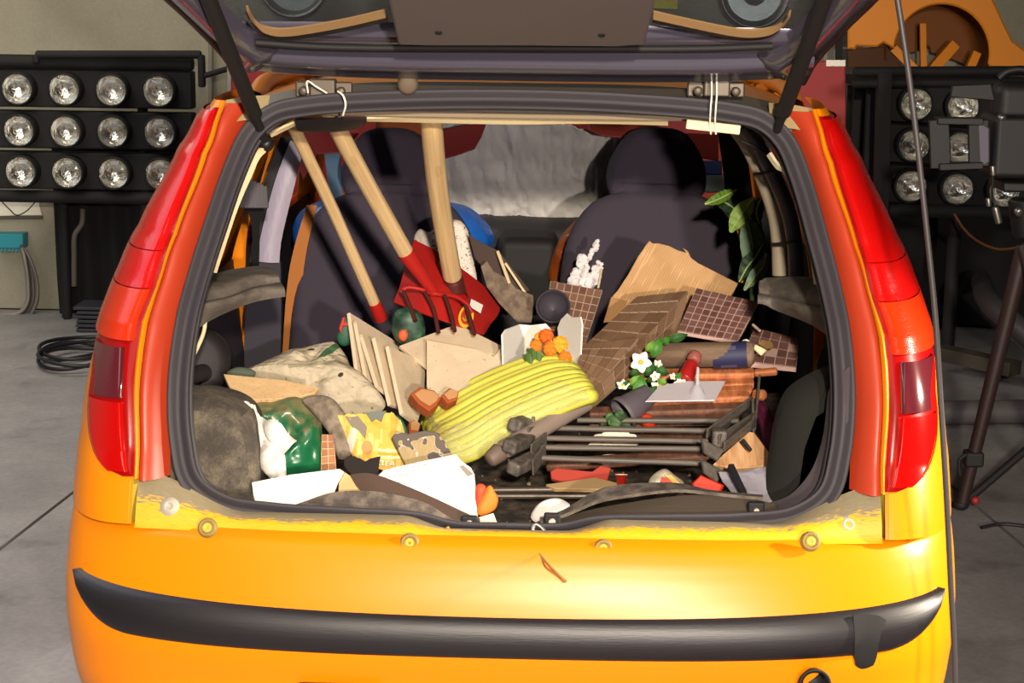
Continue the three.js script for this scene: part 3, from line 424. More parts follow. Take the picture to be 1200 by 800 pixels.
{ // tailgate, raised about 25 degrees above the horizontal, seen from below
  const th = 25 * Math.PI / 180, o = V(0, 1.486, -.505), s = V(0, Math.sin(th), Math.cos(th)), n = V(0, -Math.cos(th), Math.sin(th)), u = V(1, 0, 0);
  const tg = new THREE.Group(); tg.name = 'tailgate'; tg.userData.label = 'raised tailgate with dark metal frame'; car.add(tg);
  const G = (x, d, e) => V(x, 0, 0).add(o).addScaledVector(s, d).addScaledVector(n, e);           // across, along the gate, below it
  const pl = e => ({ o: G(0, 0, e), n, u, v: u.clone().cross(n).negate() });
  const at = (px, py, e) => { const p = onPlane(px, py, pl(e)); const q = p.clone().sub(o); return [p.x, q.dot(s)]; };
  const wd = d => .545 + .10 * ss(0, .6, d);                          // half width along the gate
  part(tg, 'outer_skin', [thick(grid(30, 20, (a, b) => { const d = lerp(0, .95, b); return G((a * 2 - 1) * wd(d), d, -.045 + .03 * Math.pow(Math.abs(a * 2 - 1), 4)); }), .004)], mGlassSkin());
  function mGlassSkin() { return mPaneTint; }
  // folded front edge (next to the hinges): bright lower flange, groove, upper flange
  const prof = [[.002, -.035], [.0, .0], [.010, .018], [.028, .024], [.050, .020], [.075, .030], [.098, .036], [.112, .026], [.118, .006], [.128, .004], [.14, .012], [.17, .016], [.20, .012], [.21, -.01]];
  const sweep = (x0, x1) => grid(60, prof.length - 1, (a, b) => { const q = prof[Math.round(b * (prof.length - 1))], t = a * 2 - 1, x = lerp(x0, x1, a); const k = Math.pow(Math.abs(x) / .52, 4); return G(x, q[0] + .03 * k * (1 - b), q[1] * (1 - .25 * k)); });
  part(tg, 'front_frame', sweep(-.545, .545), mGateMetal, 'dark metallic front edge of the tailgate');
  for (const sx of [-1, 1]) {
    // side frame, sweeping round the corner of the window
    const pp = [[0, .02, -.03], [.25, .02, .02], [.5, .03, .035], [.75, .025, .02], [1, .0, -.03]];
    part(tg, 'side_frame', grid(20, 40, (a, b) => { const d = lerp(.07, .92, b), w = wd(d), inn = w - .085 - .05 * Math.pow(Math.max(0, 1 - (d - .1) / .14), 2) * (d > .1 ? 1 : 0); const x = lerp(inn, w + .004, a); return G(sx * x, d, .034 * Math.sin(Math.PI * Math.pow(a, .8)) + (a > .95 ? -.03 : 0)); }), mGateMetal, 'dark metallic side frame of the tailgate');
    part(tg, 'edge_seal', tube([0, .1, .25, .45, .7, .92].map(d => G(sx * (wd(d) - .004), d, .008)), .008, 40, 6), mBlackPl);
  }
  // corner fillets and tan glass seal
  const gl = [at(292, 18, .012), at(300, 27, .012), at(340, 33, .012), at(400, 28, .012), at(455, 16, .012)];
  for (const sx of [-1, 1]) {
    const A = (sx < 0 ? [[288, 6], [296, 20], [312, 30], [340, 32], [400, 22], [452, 10]] : [[925, 12], [915, 26], [898, 34], [868, 35], [820, 26], [766, 14]]).map(q => { const [x, d] = at(q[0], q[1], .028); return G(x, d, .028); });
    part(tg, 'window_seal', thick(patch([A, A.map(p => p.clone().addScaledVector(s, -.018).addScaledVector(n, .006))], 30, 3), .004), mat(0x8a6d48, .6), 'tan edge of the window seal');
    part(tg, 'glass_rim', thick(patch([A.map(p => p.clone().addScaledVector(s, -.017).addScaledVector(n, .004)), A.map(p => p.clone().addScaledVector(s, -.05).addScaledVector(n, -.002))], 30, 3), .004), mBlackPl, 'black rim under the window seal');
  }
  // brake lamp cover in the middle
  const tq = [[452, -30], [470, 52], [500, 53], [610, 53], [720, 54], [752, 52], [772, -30]].map(q => at(q[0], q[1], .071));
  const shp = new THREE.Shape(tq.map(q => new THREE.Vector2(q[0], q[1]))); for (const [px, py] of [[514, 38], [705, 41]]) { const [x, d] = at(px, py, .071); const h = new THREE.Path(); h.absarc(x, d, .0125, 0, 6.283, true); shp.holes.push(h); }
  const tgG = new THREE.ExtrudeGeometry(shp, { depth: .03, bevelEnabled: true, bevelThickness: .006, bevelSize: .006, bevelSegments: 3 }); tgG.applyMatrix4(new THREE.Matrix4().makeBasis(u, s, u.clone().cross(s))); const off = G(0, 0, .035); tgG.translate(off.x, off.y, off.z);
  part(tg, 'lamp_cover', tgG, mGateTrim, 'grey brown plastic cover with two screw holes');
  for (const [px, py] of [[514, 38], [705, 41]]) { const [x, d] = at(px, py, .071), c = G(x, d, .0718), g = new THREE.CylinderGeometry(.0062, .0062, .002, 20); g.applyQuaternion(new THREE.Quaternion().setFromUnitVectors(V(0, 1, 0), n)); g.translate(c.x, c.y, c.z); part(tg, 'screw_hole_shade', g, mBlack); }  // black discs painted in as the shade inside the two holes
  part(tg, 'groove_shade_strip', tube([[300, 50], [380, 55], [600, 57], [820, 57], [905, 54]].map(q => { const [x, d] = at(q[0], q[1], .03); return G(x, d, .03); }), .007, 60, 8), mBlack, 'black strip put in for the dark of the groove along the frame');  // black tube drawn in as the shade of the groove
  part(tg, 'inner_panel', [grid(20, 8, (a, b) => G((a * 2 - 1) * .53, lerp(.62, .93, b), .03 + .02 * Math.sin(b * 3.1)))], mGateMetal);
  // hinges
  for (const px of [378, 840]) { const c = P(px, 103, -.50); part(tg, 'hinge', [box(.05, .034, .03, c.x, c.y, c.z - .01, .004), ...[-.036, .036].map(d => rod(V(c.x + d, c.y - .006, c.z), V(c.x + d, c.y - .006, c.z + .012), .009)), box(.11, .03, .012, c.x, c.y - .004, c.z - .022, .004)], mat(0x554c42, .5, { metalness: .5 })); }
  part(tg, 'rubber_buffer', rod(P(478, 97, -.5), P(478, 100, -.47), .02), mat(0x5c4e3c, .7));
  // gas struts
  for (const [a, b, c] of [[[312, 168, -.50], [268, 70, -.28], [240, -12, -.12]], [[906, 165, -.50], [940, 75, -.28], [970, -12, -.12]]]) {
    const A = P(...a), B = P(...b), Cc = P(...c); const dir = Cc.clone().sub(A);
    const st = part(tg, 'gas_strut', [rod(A.clone().addScaledVector(dir, .2), A.clone().addScaledVector(dir, 1.25), .0145)], mBlack, 'black gas strut');
    part(st, 'rod', rod(A, A.clone().addScaledVector(dir, .35), .0085), mBlack); const sp = new THREE.SphereGeometry(.016, 14, 10); sp.translate(A.x, A.y, A.z); part(st, 'ball_joint', sp, mBlackPl);
  }
}
// ---------------------------------------------------------------- inside the car: trim that stays with it
const PL = (px, py, z, tilt = 0, turn = 0) => { const o = P(px, py, z), n = V(0, 0, 1).applyEuler(new THREE.Euler(-tilt, turn, 0, 'YXZ')), u = V(1, 0, 0).applyEuler(new THREE.Euler(-tilt, turn, 0, 'YXZ')); return { o, n, u, v: n.clone().cross(u) }; };   // tilt leans the face upward, turn turns it about the vertical
function uvFit(g, pl) { const p = g.attributes.position; let a = 1e9, b = -1e9, c = 1e9, d = -1e9; const q = []; for (let i = 0; i < p.count; i++) { const w = V(p.getX(i), p.getY(i), p.getZ(i)).sub(pl.o), x = w.dot(pl.u), y = w.dot(pl.v); q.push([x, y]); a = Math.min(a, x); b = Math.max(b, x); c = Math.min(c, y); d = Math.max(d, y); } const uv = new Float32Array(q.length * 2); q.forEach(([x, y], i) => { uv[2 * i] = (x - a) / (b - a); uv[2 * i + 1] = (y - c) / (d - c); }); g.setAttribute('uv', new THREE.BufferAttribute(uv, 2)); return g; }
const ppatch = (rows, nu, nv, t, disp) => { const g = patch(pr(rows), nu, nv, disp); return t ? thick(g, t) : g; };
const mDustPl = mat(0xffffff, .75, { map: speck([88, 81, 76], [112, 104, 94], 8, { rep: [2, 2] }), bumpMap: bumpFine, bumpScale: .0004 });
{
  // shelf supports left and right
  const L = ppatch([[[226, 330, -.5], [262, 321, -.72], [300, 315, -.78], [322, 318, -.76]], [[224, 346, -.40], [262, 337, -.52], [296, 326, -.62], [325, 325, -.66]], [[226, 356, -.41], [264, 351, -.50], [300, 338, -.62], [328, 333, -.66]], [[226, 362, -.37], [266, 353, -.46], [302, 341, -.56], [332, 339, -.60]], [[226, 386, -.37], [252, 369, -.45], [292, 353, -.55], [333, 346, -.60]]], 30, 30, .006);
  const R = ppatch([[[889, 331, -.76], [904, 328, -.78], [955, 328, -.62], [985, 346, -.42]], [[889, 342, -.72], [904, 340, -.72], [940, 348, -.58], [985, 360, -.40]], [[889, 346, -.71], [905, 349, -.70], [942, 358, -.58], [985, 364, -.41]], [[887, 350, -.66], [908, 353, -.66], [944, 362, -.52], [985, 368, -.38]], [[888, 353, -.66], [912, 362, -.66], [952, 378, -.52], [984, 400, -.38]]], 30, 30, .006);
  part(car, 'shelf_support', boxUV(L, 2), mDustPl, 'dusty left shelf support'); part(car, 'shelf_support', boxUV(R, 2), mDustPl, 'dusty right shelf support');
  // wheel arches
  const arch = (out, z, d, m, lab) => { const pl = PL(250, 520, z); const to = q => { const w = onPlane(q[0], q[1], pl).sub(pl.o); return new THREE.Vector2(w.dot(pl.u), w.dot(pl.v)); }; const s = new THREE.Shape(); const pts = out.map(to); s.moveTo(pts[0].x, pts[0].y); s.splineThru(pts.slice(1)); const g = new THREE.ExtrudeGeometry(s, { depth: d, bevelEnabled: true, bevelThickness: .06, bevelSize: .05, bevelOffset: -.05, bevelSegments: 6, curveSegments: 30 }); g.translate(0, 0, -d - .06); g.applyMatrix4(frameM(pl.o, pl.u, pl.v, pl.n)); g.deleteAttribute('normal'); g.deleteAttribute('uv'); const h = mergeVertices(g, 1e-4); h.computeVertexNormals(); part(car, 'wheel_arch', boxUV(toCreasedNormals(h, 1), 4), m, lab); };
  const dust = tex(512, 512, (u, v) => { const n = fbm(u * 5, v * 5, 3, 5, 5), m = noise(u * 190, v * 190, 8, 190), k = fbm(u * 30, v * 30, 12, 3, 30); const t = clamp((n - .5) * 1.8 + .3 + (m - .5) * .5 + (k - .5) * .9, 0, 1); return [lerp(62, 108, t), lerp(56, 99, t), lerp(51, 83, t)]; });
  arch([[150, 640], [150, 482], [212, 474], [248, 478], [276, 490], [291, 512], [298, 548], [298, 580], [296, 640], [150, 640]], -.27, .10, mat(0xffffff, .97, { map: dust, bumpMap: bumpFine, bumpScale: .001 }), 'dusty carpeted left wheel arch');
  arch([[1000, 640], [1010, 430], [985, 440], [950, 456], [926, 476], [914, 510], [906, 560], [900, 600], [900, 640], [1000, 640]], -.30, .04, mat(0x14140f, .97, { bumpMap: bumpCloth, bumpScale: .001 }), 'carpeted right wheel arch, its shade put into the black colour');  // carpet like the left one, with the shade of this side painted in as black
  part(car, 'side_lining', boxUV(ppatch([[[994, 430, -.22], [978, 446, -.24], [970, 460, -.27]], [[994, 500, -.19], [976, 505, -.21], [964, 512, -.25]], [[988, 560, -.175], [968, 560, -.20], [950, 552, -.24]], [[950, 597, -.165], [935, 590, -.19], [925, 580, -.23]], [[900, 606, -.165], [898, 599, -.19], [896, 590, -.23]]], 12, 40, .004), 2), mat(0x4a4247, .8, { bumpMap: bumpFine, bumpScale: .0004 }), 'loose grey side lining');
  part(car, 'speaker_box', [rod(P(226, 425, -.62), P(236, 420, -.95), .075, .07, 24), rod(P(215, 444, -.5), P(240, 436, -.62), .018)], mat(0x221d22, .7));
  // upper left: beige edging, pillar trim, belt, orange door frame edges
  part(car, 'headliner_edge', thick(patch([[P(428, 136, -.545), P(510, 133, -.55), P(600, 130, -.55), P(700, 134, -.55), P(783, 139, -.545)], [P(428, 139, -.56), P(510, 141, -.57), P(600, 143, -.575), P(700, 142, -.57), P(783, 144, -.56)]], 40, 4), .006), mBeige, 'pale lower edge of the roof lining');
  part(car, 'trim_edge', [thick(patch([[P(345, 144, -.53), P(316, 157, -.54)], [P(347, 147, -.55), P(318, 161, -.55)]], 8, 3), .005)], mBeige, 'pale left trim edge');
  part(car, 'trim_edge', [thick(patch([[P(315, 170, -.49), P(297, 183, -.48), P(286, 205, -.46), P(270, 245, -.42), P(250, 319, -.36)], [P(320, 172, -.50), P(305, 185, -.49), P(295, 207, -.47), P(278, 247, -.43), P(254, 320, -.37)]], 30, 3), .006)], mBeige, 'pale left trim edge');
  part(car, 'trim_edge', [thick(patch([[P(904, 178, -.50), P(914, 192, -.49), P(926, 200, -.48), P(944, 245, -.43), P(955, 295, -.40), P(960, 333, -.37)], [P(901, 181, -.51), P(911, 195, -.50), P(922, 205, -.49), P(940, 250, -.44), P(951, 296, -.41), P(957, 333, -.38)]], 30, 3), .006)], mat(0xb4ab92, .7), 'pale right trim edge');
  part(car, 'grab_recess', thick(patch([[P(346, 138, -.52), P(380, 138, -.52), P(430, 137, -.52)], [P(348, 149, -.54), P(385, 147, -.54), P(428, 142, -.54)], [P(356, 152, -.57), P(390, 152, -.57), P(415, 149, -.57)]], 16, 10), .005), mBlackPl, 'dark grip under the roof frame');
  part(car, 'belt_pillar', thick(patch([[P(341, 164, -1.22), P(351, 172, -1.22), P(354, 182, -1.22)], [P(324, 215, -1.22), P(333, 218, -1.21), P(342, 222, -1.22)], [P(308, 277, -1.22), P(318, 277, -1.21), P(329, 277, -1.22)], [P(304, 306, -1.22), P(314, 307, -1.21), P(326, 307, -1.22)]], 10, 24), .008), mat(0x9b93a5, .55), 'pale lilac belt pillar trim');
  part(car, 'belt_pillar_base', thick(patch([[P(306, 306, -1.24), P(330, 306, -1.24)], [P(290, 360, -1.24), P(331, 360, -1.24)], [P(288, 430, -1.24), P(330, 430, -1.24)]], 6, 12), .02), mPurple);
  part(car, 'belt_pillar_upper', thick(patch([[P(330, 160, -1.26), P(343, 160, -1.26)], [P(306, 230, -1.26), P(326, 230, -1.26)], [P(294, 306, -1.26), P(310, 306, -1.26)]], 6, 12), .02), mBlack);
  part(car, 'window_edge', thick(patch([[P(320, 163, -1.3), P(331, 163, -1.3)], [P(299, 235, -1.3), P(306, 238, -1.3)], [P(284, 262, -1.3), P(292, 262, -1.3)], [P(270, 320, -1.3), P(288, 320, -1.3)], [P(262, 440, -1.3), P(288, 440, -1.3)]], 6, 20), .01), mOrange, 'orange window edge on the left');
  part(car, 'door_edge', thick(patch([[P(360, 240, -1.72), P(372, 240, -1.72)], [P(339, 320, -1.72), P(356, 320, -1.72)], [P(330, 440, -1.72), P(352, 440, -1.72)]], 6, 20), .01), mat(0xa5600e, .6), 'orange door edge on the left');
  part(car, 'belt_webbing', thick(patch([[P(282, 240, -.98), P(313, 240, -.98)], [P(294, 256, -1.0), P(305, 256, -1.0)], [P(296, 300, -1.05), P(304, 300, -1.05)], [P(292, 345, -1.1), P(300, 345, -1.1)]], 6, 16), .003), mBlack);
  const bl = []; for (let i = 0; i < 7; i++) bl.push(bar(P(286 + i * 4, 210 + Math.abs(i - 2) * 2, -.95), P(284 + i * 4.6, 244, -.93), .012, .008, V(0, 0, 1), .003)); part(car, 'belt_guide', bl, mat(0x4b464c, .6), 'ribbed grey belt guide');
  // upper right: hoses and orange frame edge
  part(car, 'pillar_hose', tube([P(862, 150, -.80), P(874, 166, -.80), P(892, 204, -.80), P(908, 250, -.80), P(913, 285, -.80), P(914, 322, -.80)], .0165, 50, 12), mat(0x978b78, .6), 'beige hose up the right pillar');
  part(car, 'pillar_hose', tube([P(872, 148, -.74), P(886, 166, -.74), P(905, 202, -.74), P(924, 248, -.74), P(931, 285, -.74), P(934, 330, -.74)], .016, 50, 12), mat(0x3a3541, .35), 'glossy dark hose up the right pillar');
  for (const [x, y] of [[899, 202], [920, 284]]) part(car, 'cable_tie', tube([P(x - 15, y + 2, -.76), P(x - 4, y + 1, -.735), P(x + 10, y - 1, -.70), P(x + 18, y - 3, -.72), P(x + 12, y, -.77), P(x - 8, y + 2, -.82)], .003, 30, 6, true), mBlack);
  part(car, 'door_pillar_trim', thick(patch([[P(838, 140, -1.45), P(866, 140, -1.45)], [P(846, 190, -1.45), P(876, 190, -1.45)], [P(852, 250, -1.45), P(884, 250, -1.45)]], 6, 12), .02), mBlack);
  part(car, 'wire', tube([P(866, 164, -.66), P(890, 175, -.64), P(906, 188, -.60)], .0025, 16, 6), mBlack);
  part(car, 'window_edge', thick(patch([[P(921, 200, -.86), P(928, 200, -.86)], [P(936, 250, -.86), P(945, 250, -.86)], [P(944, 290, -.86), P(955, 290, -.86)], [P(950, 335, -.86), P(962, 335, -.86)], [P(954, 372, -.86), P(965, 372, -.86)], [P(950, 520, -.86), P(963, 520, -.86)]], 6, 26), .01), mOrange, 'orange window edge on the right');
  part(car, 'drip_wire', tube([P(241, 368, -.42), P(239, 388, -.40), P(232, 406, -.38), P(219, 430, -.36)], .004, 24, 8), mBeige, 'cream cable hanging under the left support');
  // covers torn from the sill
  const feltMap = speck([70, 62, 56], [112, 101, 90], 16, { rep: [1, 1] });
  const mFelt = mat(0xffffff, .85, { map: feltMap, bumpMap: bumpFine, bumpScale: .0006 });
  part(car, 'sill_cover', boxUV(thick(patch([[P(330, 600, -.205), P(362, 588, -.22), P(394, 578, -.225), P(434, 577, -.225), P(470, 583, -.22), P(500, 592, -.215), P(532, 610, -.20), P(563, 608, -.19)], [P(320, 603, -.19), P(362, 599, -.195), P(394, 594, -.20), P(434, 592, -.20), P(470, 597, -.195), P(500, 606, -.19), P(532, 621, -.18), P(563, 619, -.175)], [P(310, 606, -.175), P(362, 607, -.175), P(394, 608, -.175), P(434, 610, -.175), P(470, 614, -.17), P(500, 620, -.165), P(532, 630, -.16), P(563, 630, -.16)]], 50, 10), .005), 4), mFelt, 'grey left sill cover');
  part(car, 'sill_cover', boxUV(thick(patch([[P(634, 611, -.20), P(664, 599, -.215), P(697, 579, -.225), P(726, 571, -.23), P(789, 569, -.235), P(830, 577, -.235), P(868, 581, -.225), P(894, 583, -.215)], [P(634, 614, -.19), P(664, 605, -.19), P(700, 590, -.19), P(730, 584, -.19), P(789, 577, -.195), P(830, 580, -.20), P(868, 584, -.20), P(894, 586, -.20)]], 50, 8), .006), 4), mFelt, 'torn grey right sill cover');
  part(car, 'sill_lip', thick(patch([[P(636, 616, -.20), P(668, 606, -.205), P(712, 595, -.21), P(789, 583, -.21), P(830, 582, -.21), P(892, 588, -.205), P(920, 600, -.20)], [P(640, 627, -.17), P(672, 619, -.17), P(712, 611, -.17), P(789, 606, -.17), P(830, 606, -.17), P(892, 608, -.17), P(930, 606, -.17)]], 50, 8), .004), mat(0x4a4138, .45, { bumpMap: bumpFine, bumpScale: .0004 }), 'scuffed dark sill lip');
  for (const [a, b] of [[[550, 613, -.165], .011], [[647, 610, -.17], .009], [[886, 597, -.165], .007]]) { const p = P(...a); part(car, 'clip', box(.03, .03, .012, p.x, p.y, p.z, .004), mBlack); const s = new THREE.CylinderGeometry(b * .7, b * .7, .006, 16); s.rotateX(Math.PI / 2); s.translate(p.x, p.y, p.z + .008); part(car, 'clip_hole', s, mat(0xb5aa9c, .6)); }
}
settle(car);
// ---------------------------------------------------------------- windscreen coverings
{
  const wr = (u, v) => .018 * (fbm(u * 26, v * 3.2, 2, 3) - .5) + .011 * (fbm(u * 60, v * 8, 5, 3) - .5) + .02 * (fbm(u * 3, v * 3, 9, 2) - .5);
  const t = thing('plastic_sheet', 'pale wrinkled plastic sheet taped inside the windscreen between the front seats', 'plastic sheet');
  part(t, 'sheet', thick(patch(pr([[[505, 140, -2.02], [600, 140, -1.98], [700, 150, -1.98], [735, 160, -2.0]], [[510, 190, -2.2], [600, 190, -2.16], [690, 195, -2.16], [740, 200, -2.2]], [[514, 225, -2.36], [600, 230, -2.3], [690, 230, -2.3], [745, 232, -2.36]], [[518, 247, -2.42], [600, 252, -2.36], [690, 256, -2.36], [745, 256, -2.42]]]), 110, 60, wr), .002), phys(0xdedad6, .42, { clearcoat: .3, clearcoatRoughness: .4 }));
  settle(t);
  const pt = (name, lab, out, z, c, cat, r = .55) => solo(name, boxUV(slab(out, PL(out[0][0], out[0][1], z, .9), .004, .001)), typeof c === 'number' ? mat(c, r) : c, lab, cat);  // flat coloured pieces set near the windscreen plane
  pt('cloth', 'dark red patch in the top left corner of the plastic sheet', [[516, 152], [545, 146], [570, 144], [564, 160], [556, 174], [534, 182], [518, 186]], -1.93, 0x6d1517, 'cloth');
  pt('cloth', 'orange brown cloth above the left front seat headrest', [[440, 142], [498, 142], [500, 168], [488, 156], [452, 154], [440, 152]], -1.9, 0x9a4a22, 'cloth');
  pt('cloth', 'dull red cloth hanging left of the left front seat headrest', [[352, 152], [372, 150], [420, 156], [404, 178], [372, 180], [356, 210], [346, 190]], -2.0, 0x7c1c1c, 'cloth');
  pt('plastic_strip', 'pale blue plastic strip hanging behind the two left tool handles', [[378, 168], [398, 170], [402, 232], [388, 236]], -1.98, 0x6d8fa8, 'plastic');
  pt('board', 'plain red patch behind the right front seat headrest', [[782, 155], [842, 157], [842, 188], [800, 180], [786, 165]], -1.98, 0xa3322a, 'board');
  pt('plastic_bag', 'plain blue patch right of the right front seat headrest', [[808, 188], [846, 188], [846, 204], [816, 204]], -1.985, 0x2c4f96, 'plastic');
  pt('plastic_bag', 'pale blue clear plastic below the blue patch, right of the right headrest', [[815, 204], [848, 203], [852, 224], [830, 225], [818, 222]], -1.975, phys(0xa9bfc6, .25, { clearcoat: .5 }), 'plastic');
  pt('cloth', 'dull red patch at the top of the windscreen above the right headrest', [[690, 142], [770, 144], [778, 158], [735, 162], [704, 158], [690, 152]], -1.9, 0x8a3528, 'cloth');
}
// ---------------------------------------------------------------- cargo: tools
const woodMap = (a, b, turn) => tex(turn ? 512 : 256, turn ? 256 : 512, (p, q) => { const u = turn ? q : p, v = turn ? p : q; const g = fbm(u * 22, v * 2.2, 3, 4) * .8 + noise(u * 90, v * 6, 5) * .2; const k = noise(u * 5, v * 7, 11) > .86 ? .25 : 0; return [0, 1, 2].map(i => lerp(a[i], b[i], clamp((g - .3) * 1.7 + k, 0, 1))); });
const mAsh = mat(0xffffff, .55, { map: woodMap([228, 200, 154], [196, 158, 108], true) });
const mRedPaint = phys(0xac150d, .62, { clearcoat: 0, clearcoatRoughness: .3 });
const mRust = mat(0x4d1c18, .5);
{
  const s = thing('shovel', 'red pan shovel with a thick ash handle leaning against the left front seat', 'shovel');
  part(s, 'handle', tube([P(504, 130, -.645), P(506, 150, -.68), P(511, 205, -.82), P(519, 260, -.97), P(530, 322, -1.13)], .0225, 40, 16), mAsh);
  part(s, 'blade', thick(patch(pr([[[486, 282, -1.30], [515, 298, -1.24], [548, 322, -1.23], [586, 352, -1.28]], [[476, 312, -1.22], [508, 325, -1.15], [542, 345, -1.14], [583, 368, -1.21]], [[470, 335, -1.17], [502, 345, -1.09], [536, 360, -1.08], [574, 380, -1.15]], [[462, 355, -1.12], [496, 368, -1.04], [530, 380, -1.03], [566, 393, -1.09]]]), 24, 24), .004), mRedPaint);
  part(s, 'socket', tube([P(524, 300, -1.10), P(530, 322, -1.135), P(533, 336, -1.14), P(537, 350, -1.12)], .024, 12, 14), mRust);
  const pl = PL(558, 358, -1.10, .35, -.35);
  part(s, 'price_tag', slab([[552, 350], [566, 357], [563, 367], [550, 359]], pl, .002, .0005), mat(0xc9c6c0, .5), 'small pale sticker');
  const ring = canvasTex(128, 128, (c) => { c.fillStyle = '#c9a21c'; c.fillRect(0, 0, 128, 128); c.fillStyle = '#b0160d'; c.beginPath(); c.arc(64, 64, 44, 0, 7); c.fill(); c.strokeStyle = '#8f9a1c'; c.lineWidth = 9; c.beginPath(); c.arc(64, 60, 26, .4, 2.8); c.stroke(); c.beginPath(); c.moveTo(64, 22); c.lineTo(64, 88); c.stroke(); });
  const d = []; for (let i = 0; i < 24; i++) { const a = i / 24 * 6.283; d.push([546 + 9 * Math.cos(a) - 1.5 * Math.sin(a), 371 + 13 * Math.sin(a)]); }
  const dpl = PL(546, 371, -1.035, .3, -.3); part(s, 'round_emblem', uvFit(slab(d, dpl, .002, .0005), dpl), mat(0xffffff, .45, { map: ring }), 'round yellow and red emblem');
  settle(s);
  const k = thing('rake', 'garden rake with ash handle and red bow head, in front of the red shovel', 'rake');
  part(k, 'handle', tube([P(388, 132, -.60), P(398, 155, -.66), P(436, 226, -.84), P(479, 302, -1.02)], .0185, 40, 16), mAsh);
  part(k, 'socket', rod(P(474, 294, -1.0), P(509, 344, -1.07), .020, .011, 16), mRedPaint);
  part(k, 'bow', tube([P(470, 342, -1.05), P(476, 337, -1.05), P(490, 338, -1.05), P(509, 344, -1.06), P(532, 347, -1.04), P(546, 355, -1.02), P(553, 366, -1.01)], .0048, 40, 8), mRedPaint, 'red curved bow');
  for (const a of [[[472, 340, -1.05], [480, 358, -1.02], [487, 376, -.98]], [[498, 342, -1.05], [508, 362, -1.01], [514, 390, -.97]], [[521, 346, -1.04], [528, 366, -1.0], [533, 388, -.96]], [[546, 356, -1.02], [551, 374, -.99], [556, 392, -.96]]]) part(k, 'tine', tube(a.map(q => P(...q)), .0048, 20, 8), mRust);
  settle(k);
  const h = thing('hoe', 'thin ash tool handle ending in a red ferrule, leftmost of the three handles', 'tool handle');
  part(h, 'handle', tube([P(336, 132, -.66), P(346, 153, -.72), P(392, 250, -.94), P(441, 360, -1.14)], .0135, 40, 14), mAsh);
  part(h, 'ferrule', rod(P(438, 353, -1.125), P(447, 374, -1.16), .0145, .0165, 16), mRedPaint);
  settle(h);
  const b = thing('plant_pot', 'small green patterned pot with an orange dot behind the leaning tiles', 'pot');
  part(b, 'pot', boxUV(pillow([[462, 366], [480, 360], [494, 368], [497, 396], [480, 406], [462, 396]], PL(480, 385, -1.02), .03, { amp: .004, rings: 10, seg: 30 }), 8), mat(0xffffff, .5, { map: speck([16, 38, 30], [64, 108, 84], 5) })); part(b, 'orange_spot', pillow([[468, 388], [475, 386], [478, 393], [473, 400], [467, 396]], PL(473, 393, -.985), .006, { rings: 6, seg: 20, amp: 0 }), mat(0xc8552a, .6)); settle(b);
  const c = thing('packet', 'small red and green packet wedged behind the top of the leaning tiles', 'packet');
  part(c, 'face', pillow([[398, 384], [404, 372], [412, 374], [412, 402], [400, 405], [394, 396]], PL(405, 390, -1.0), .015, { rings: 8, seg: 24, amp: .003 }), mat(0x2d5c48, .55)); part(c, 'red_band', slab([[397, 385], [401, 372], [404, 371], [404, 378], [412, 378], [412, 382], [402, 382], [400, 392]], PL(404, 380, -.975), .003), mat(0xb52c1c, .5)); settle(c);
}
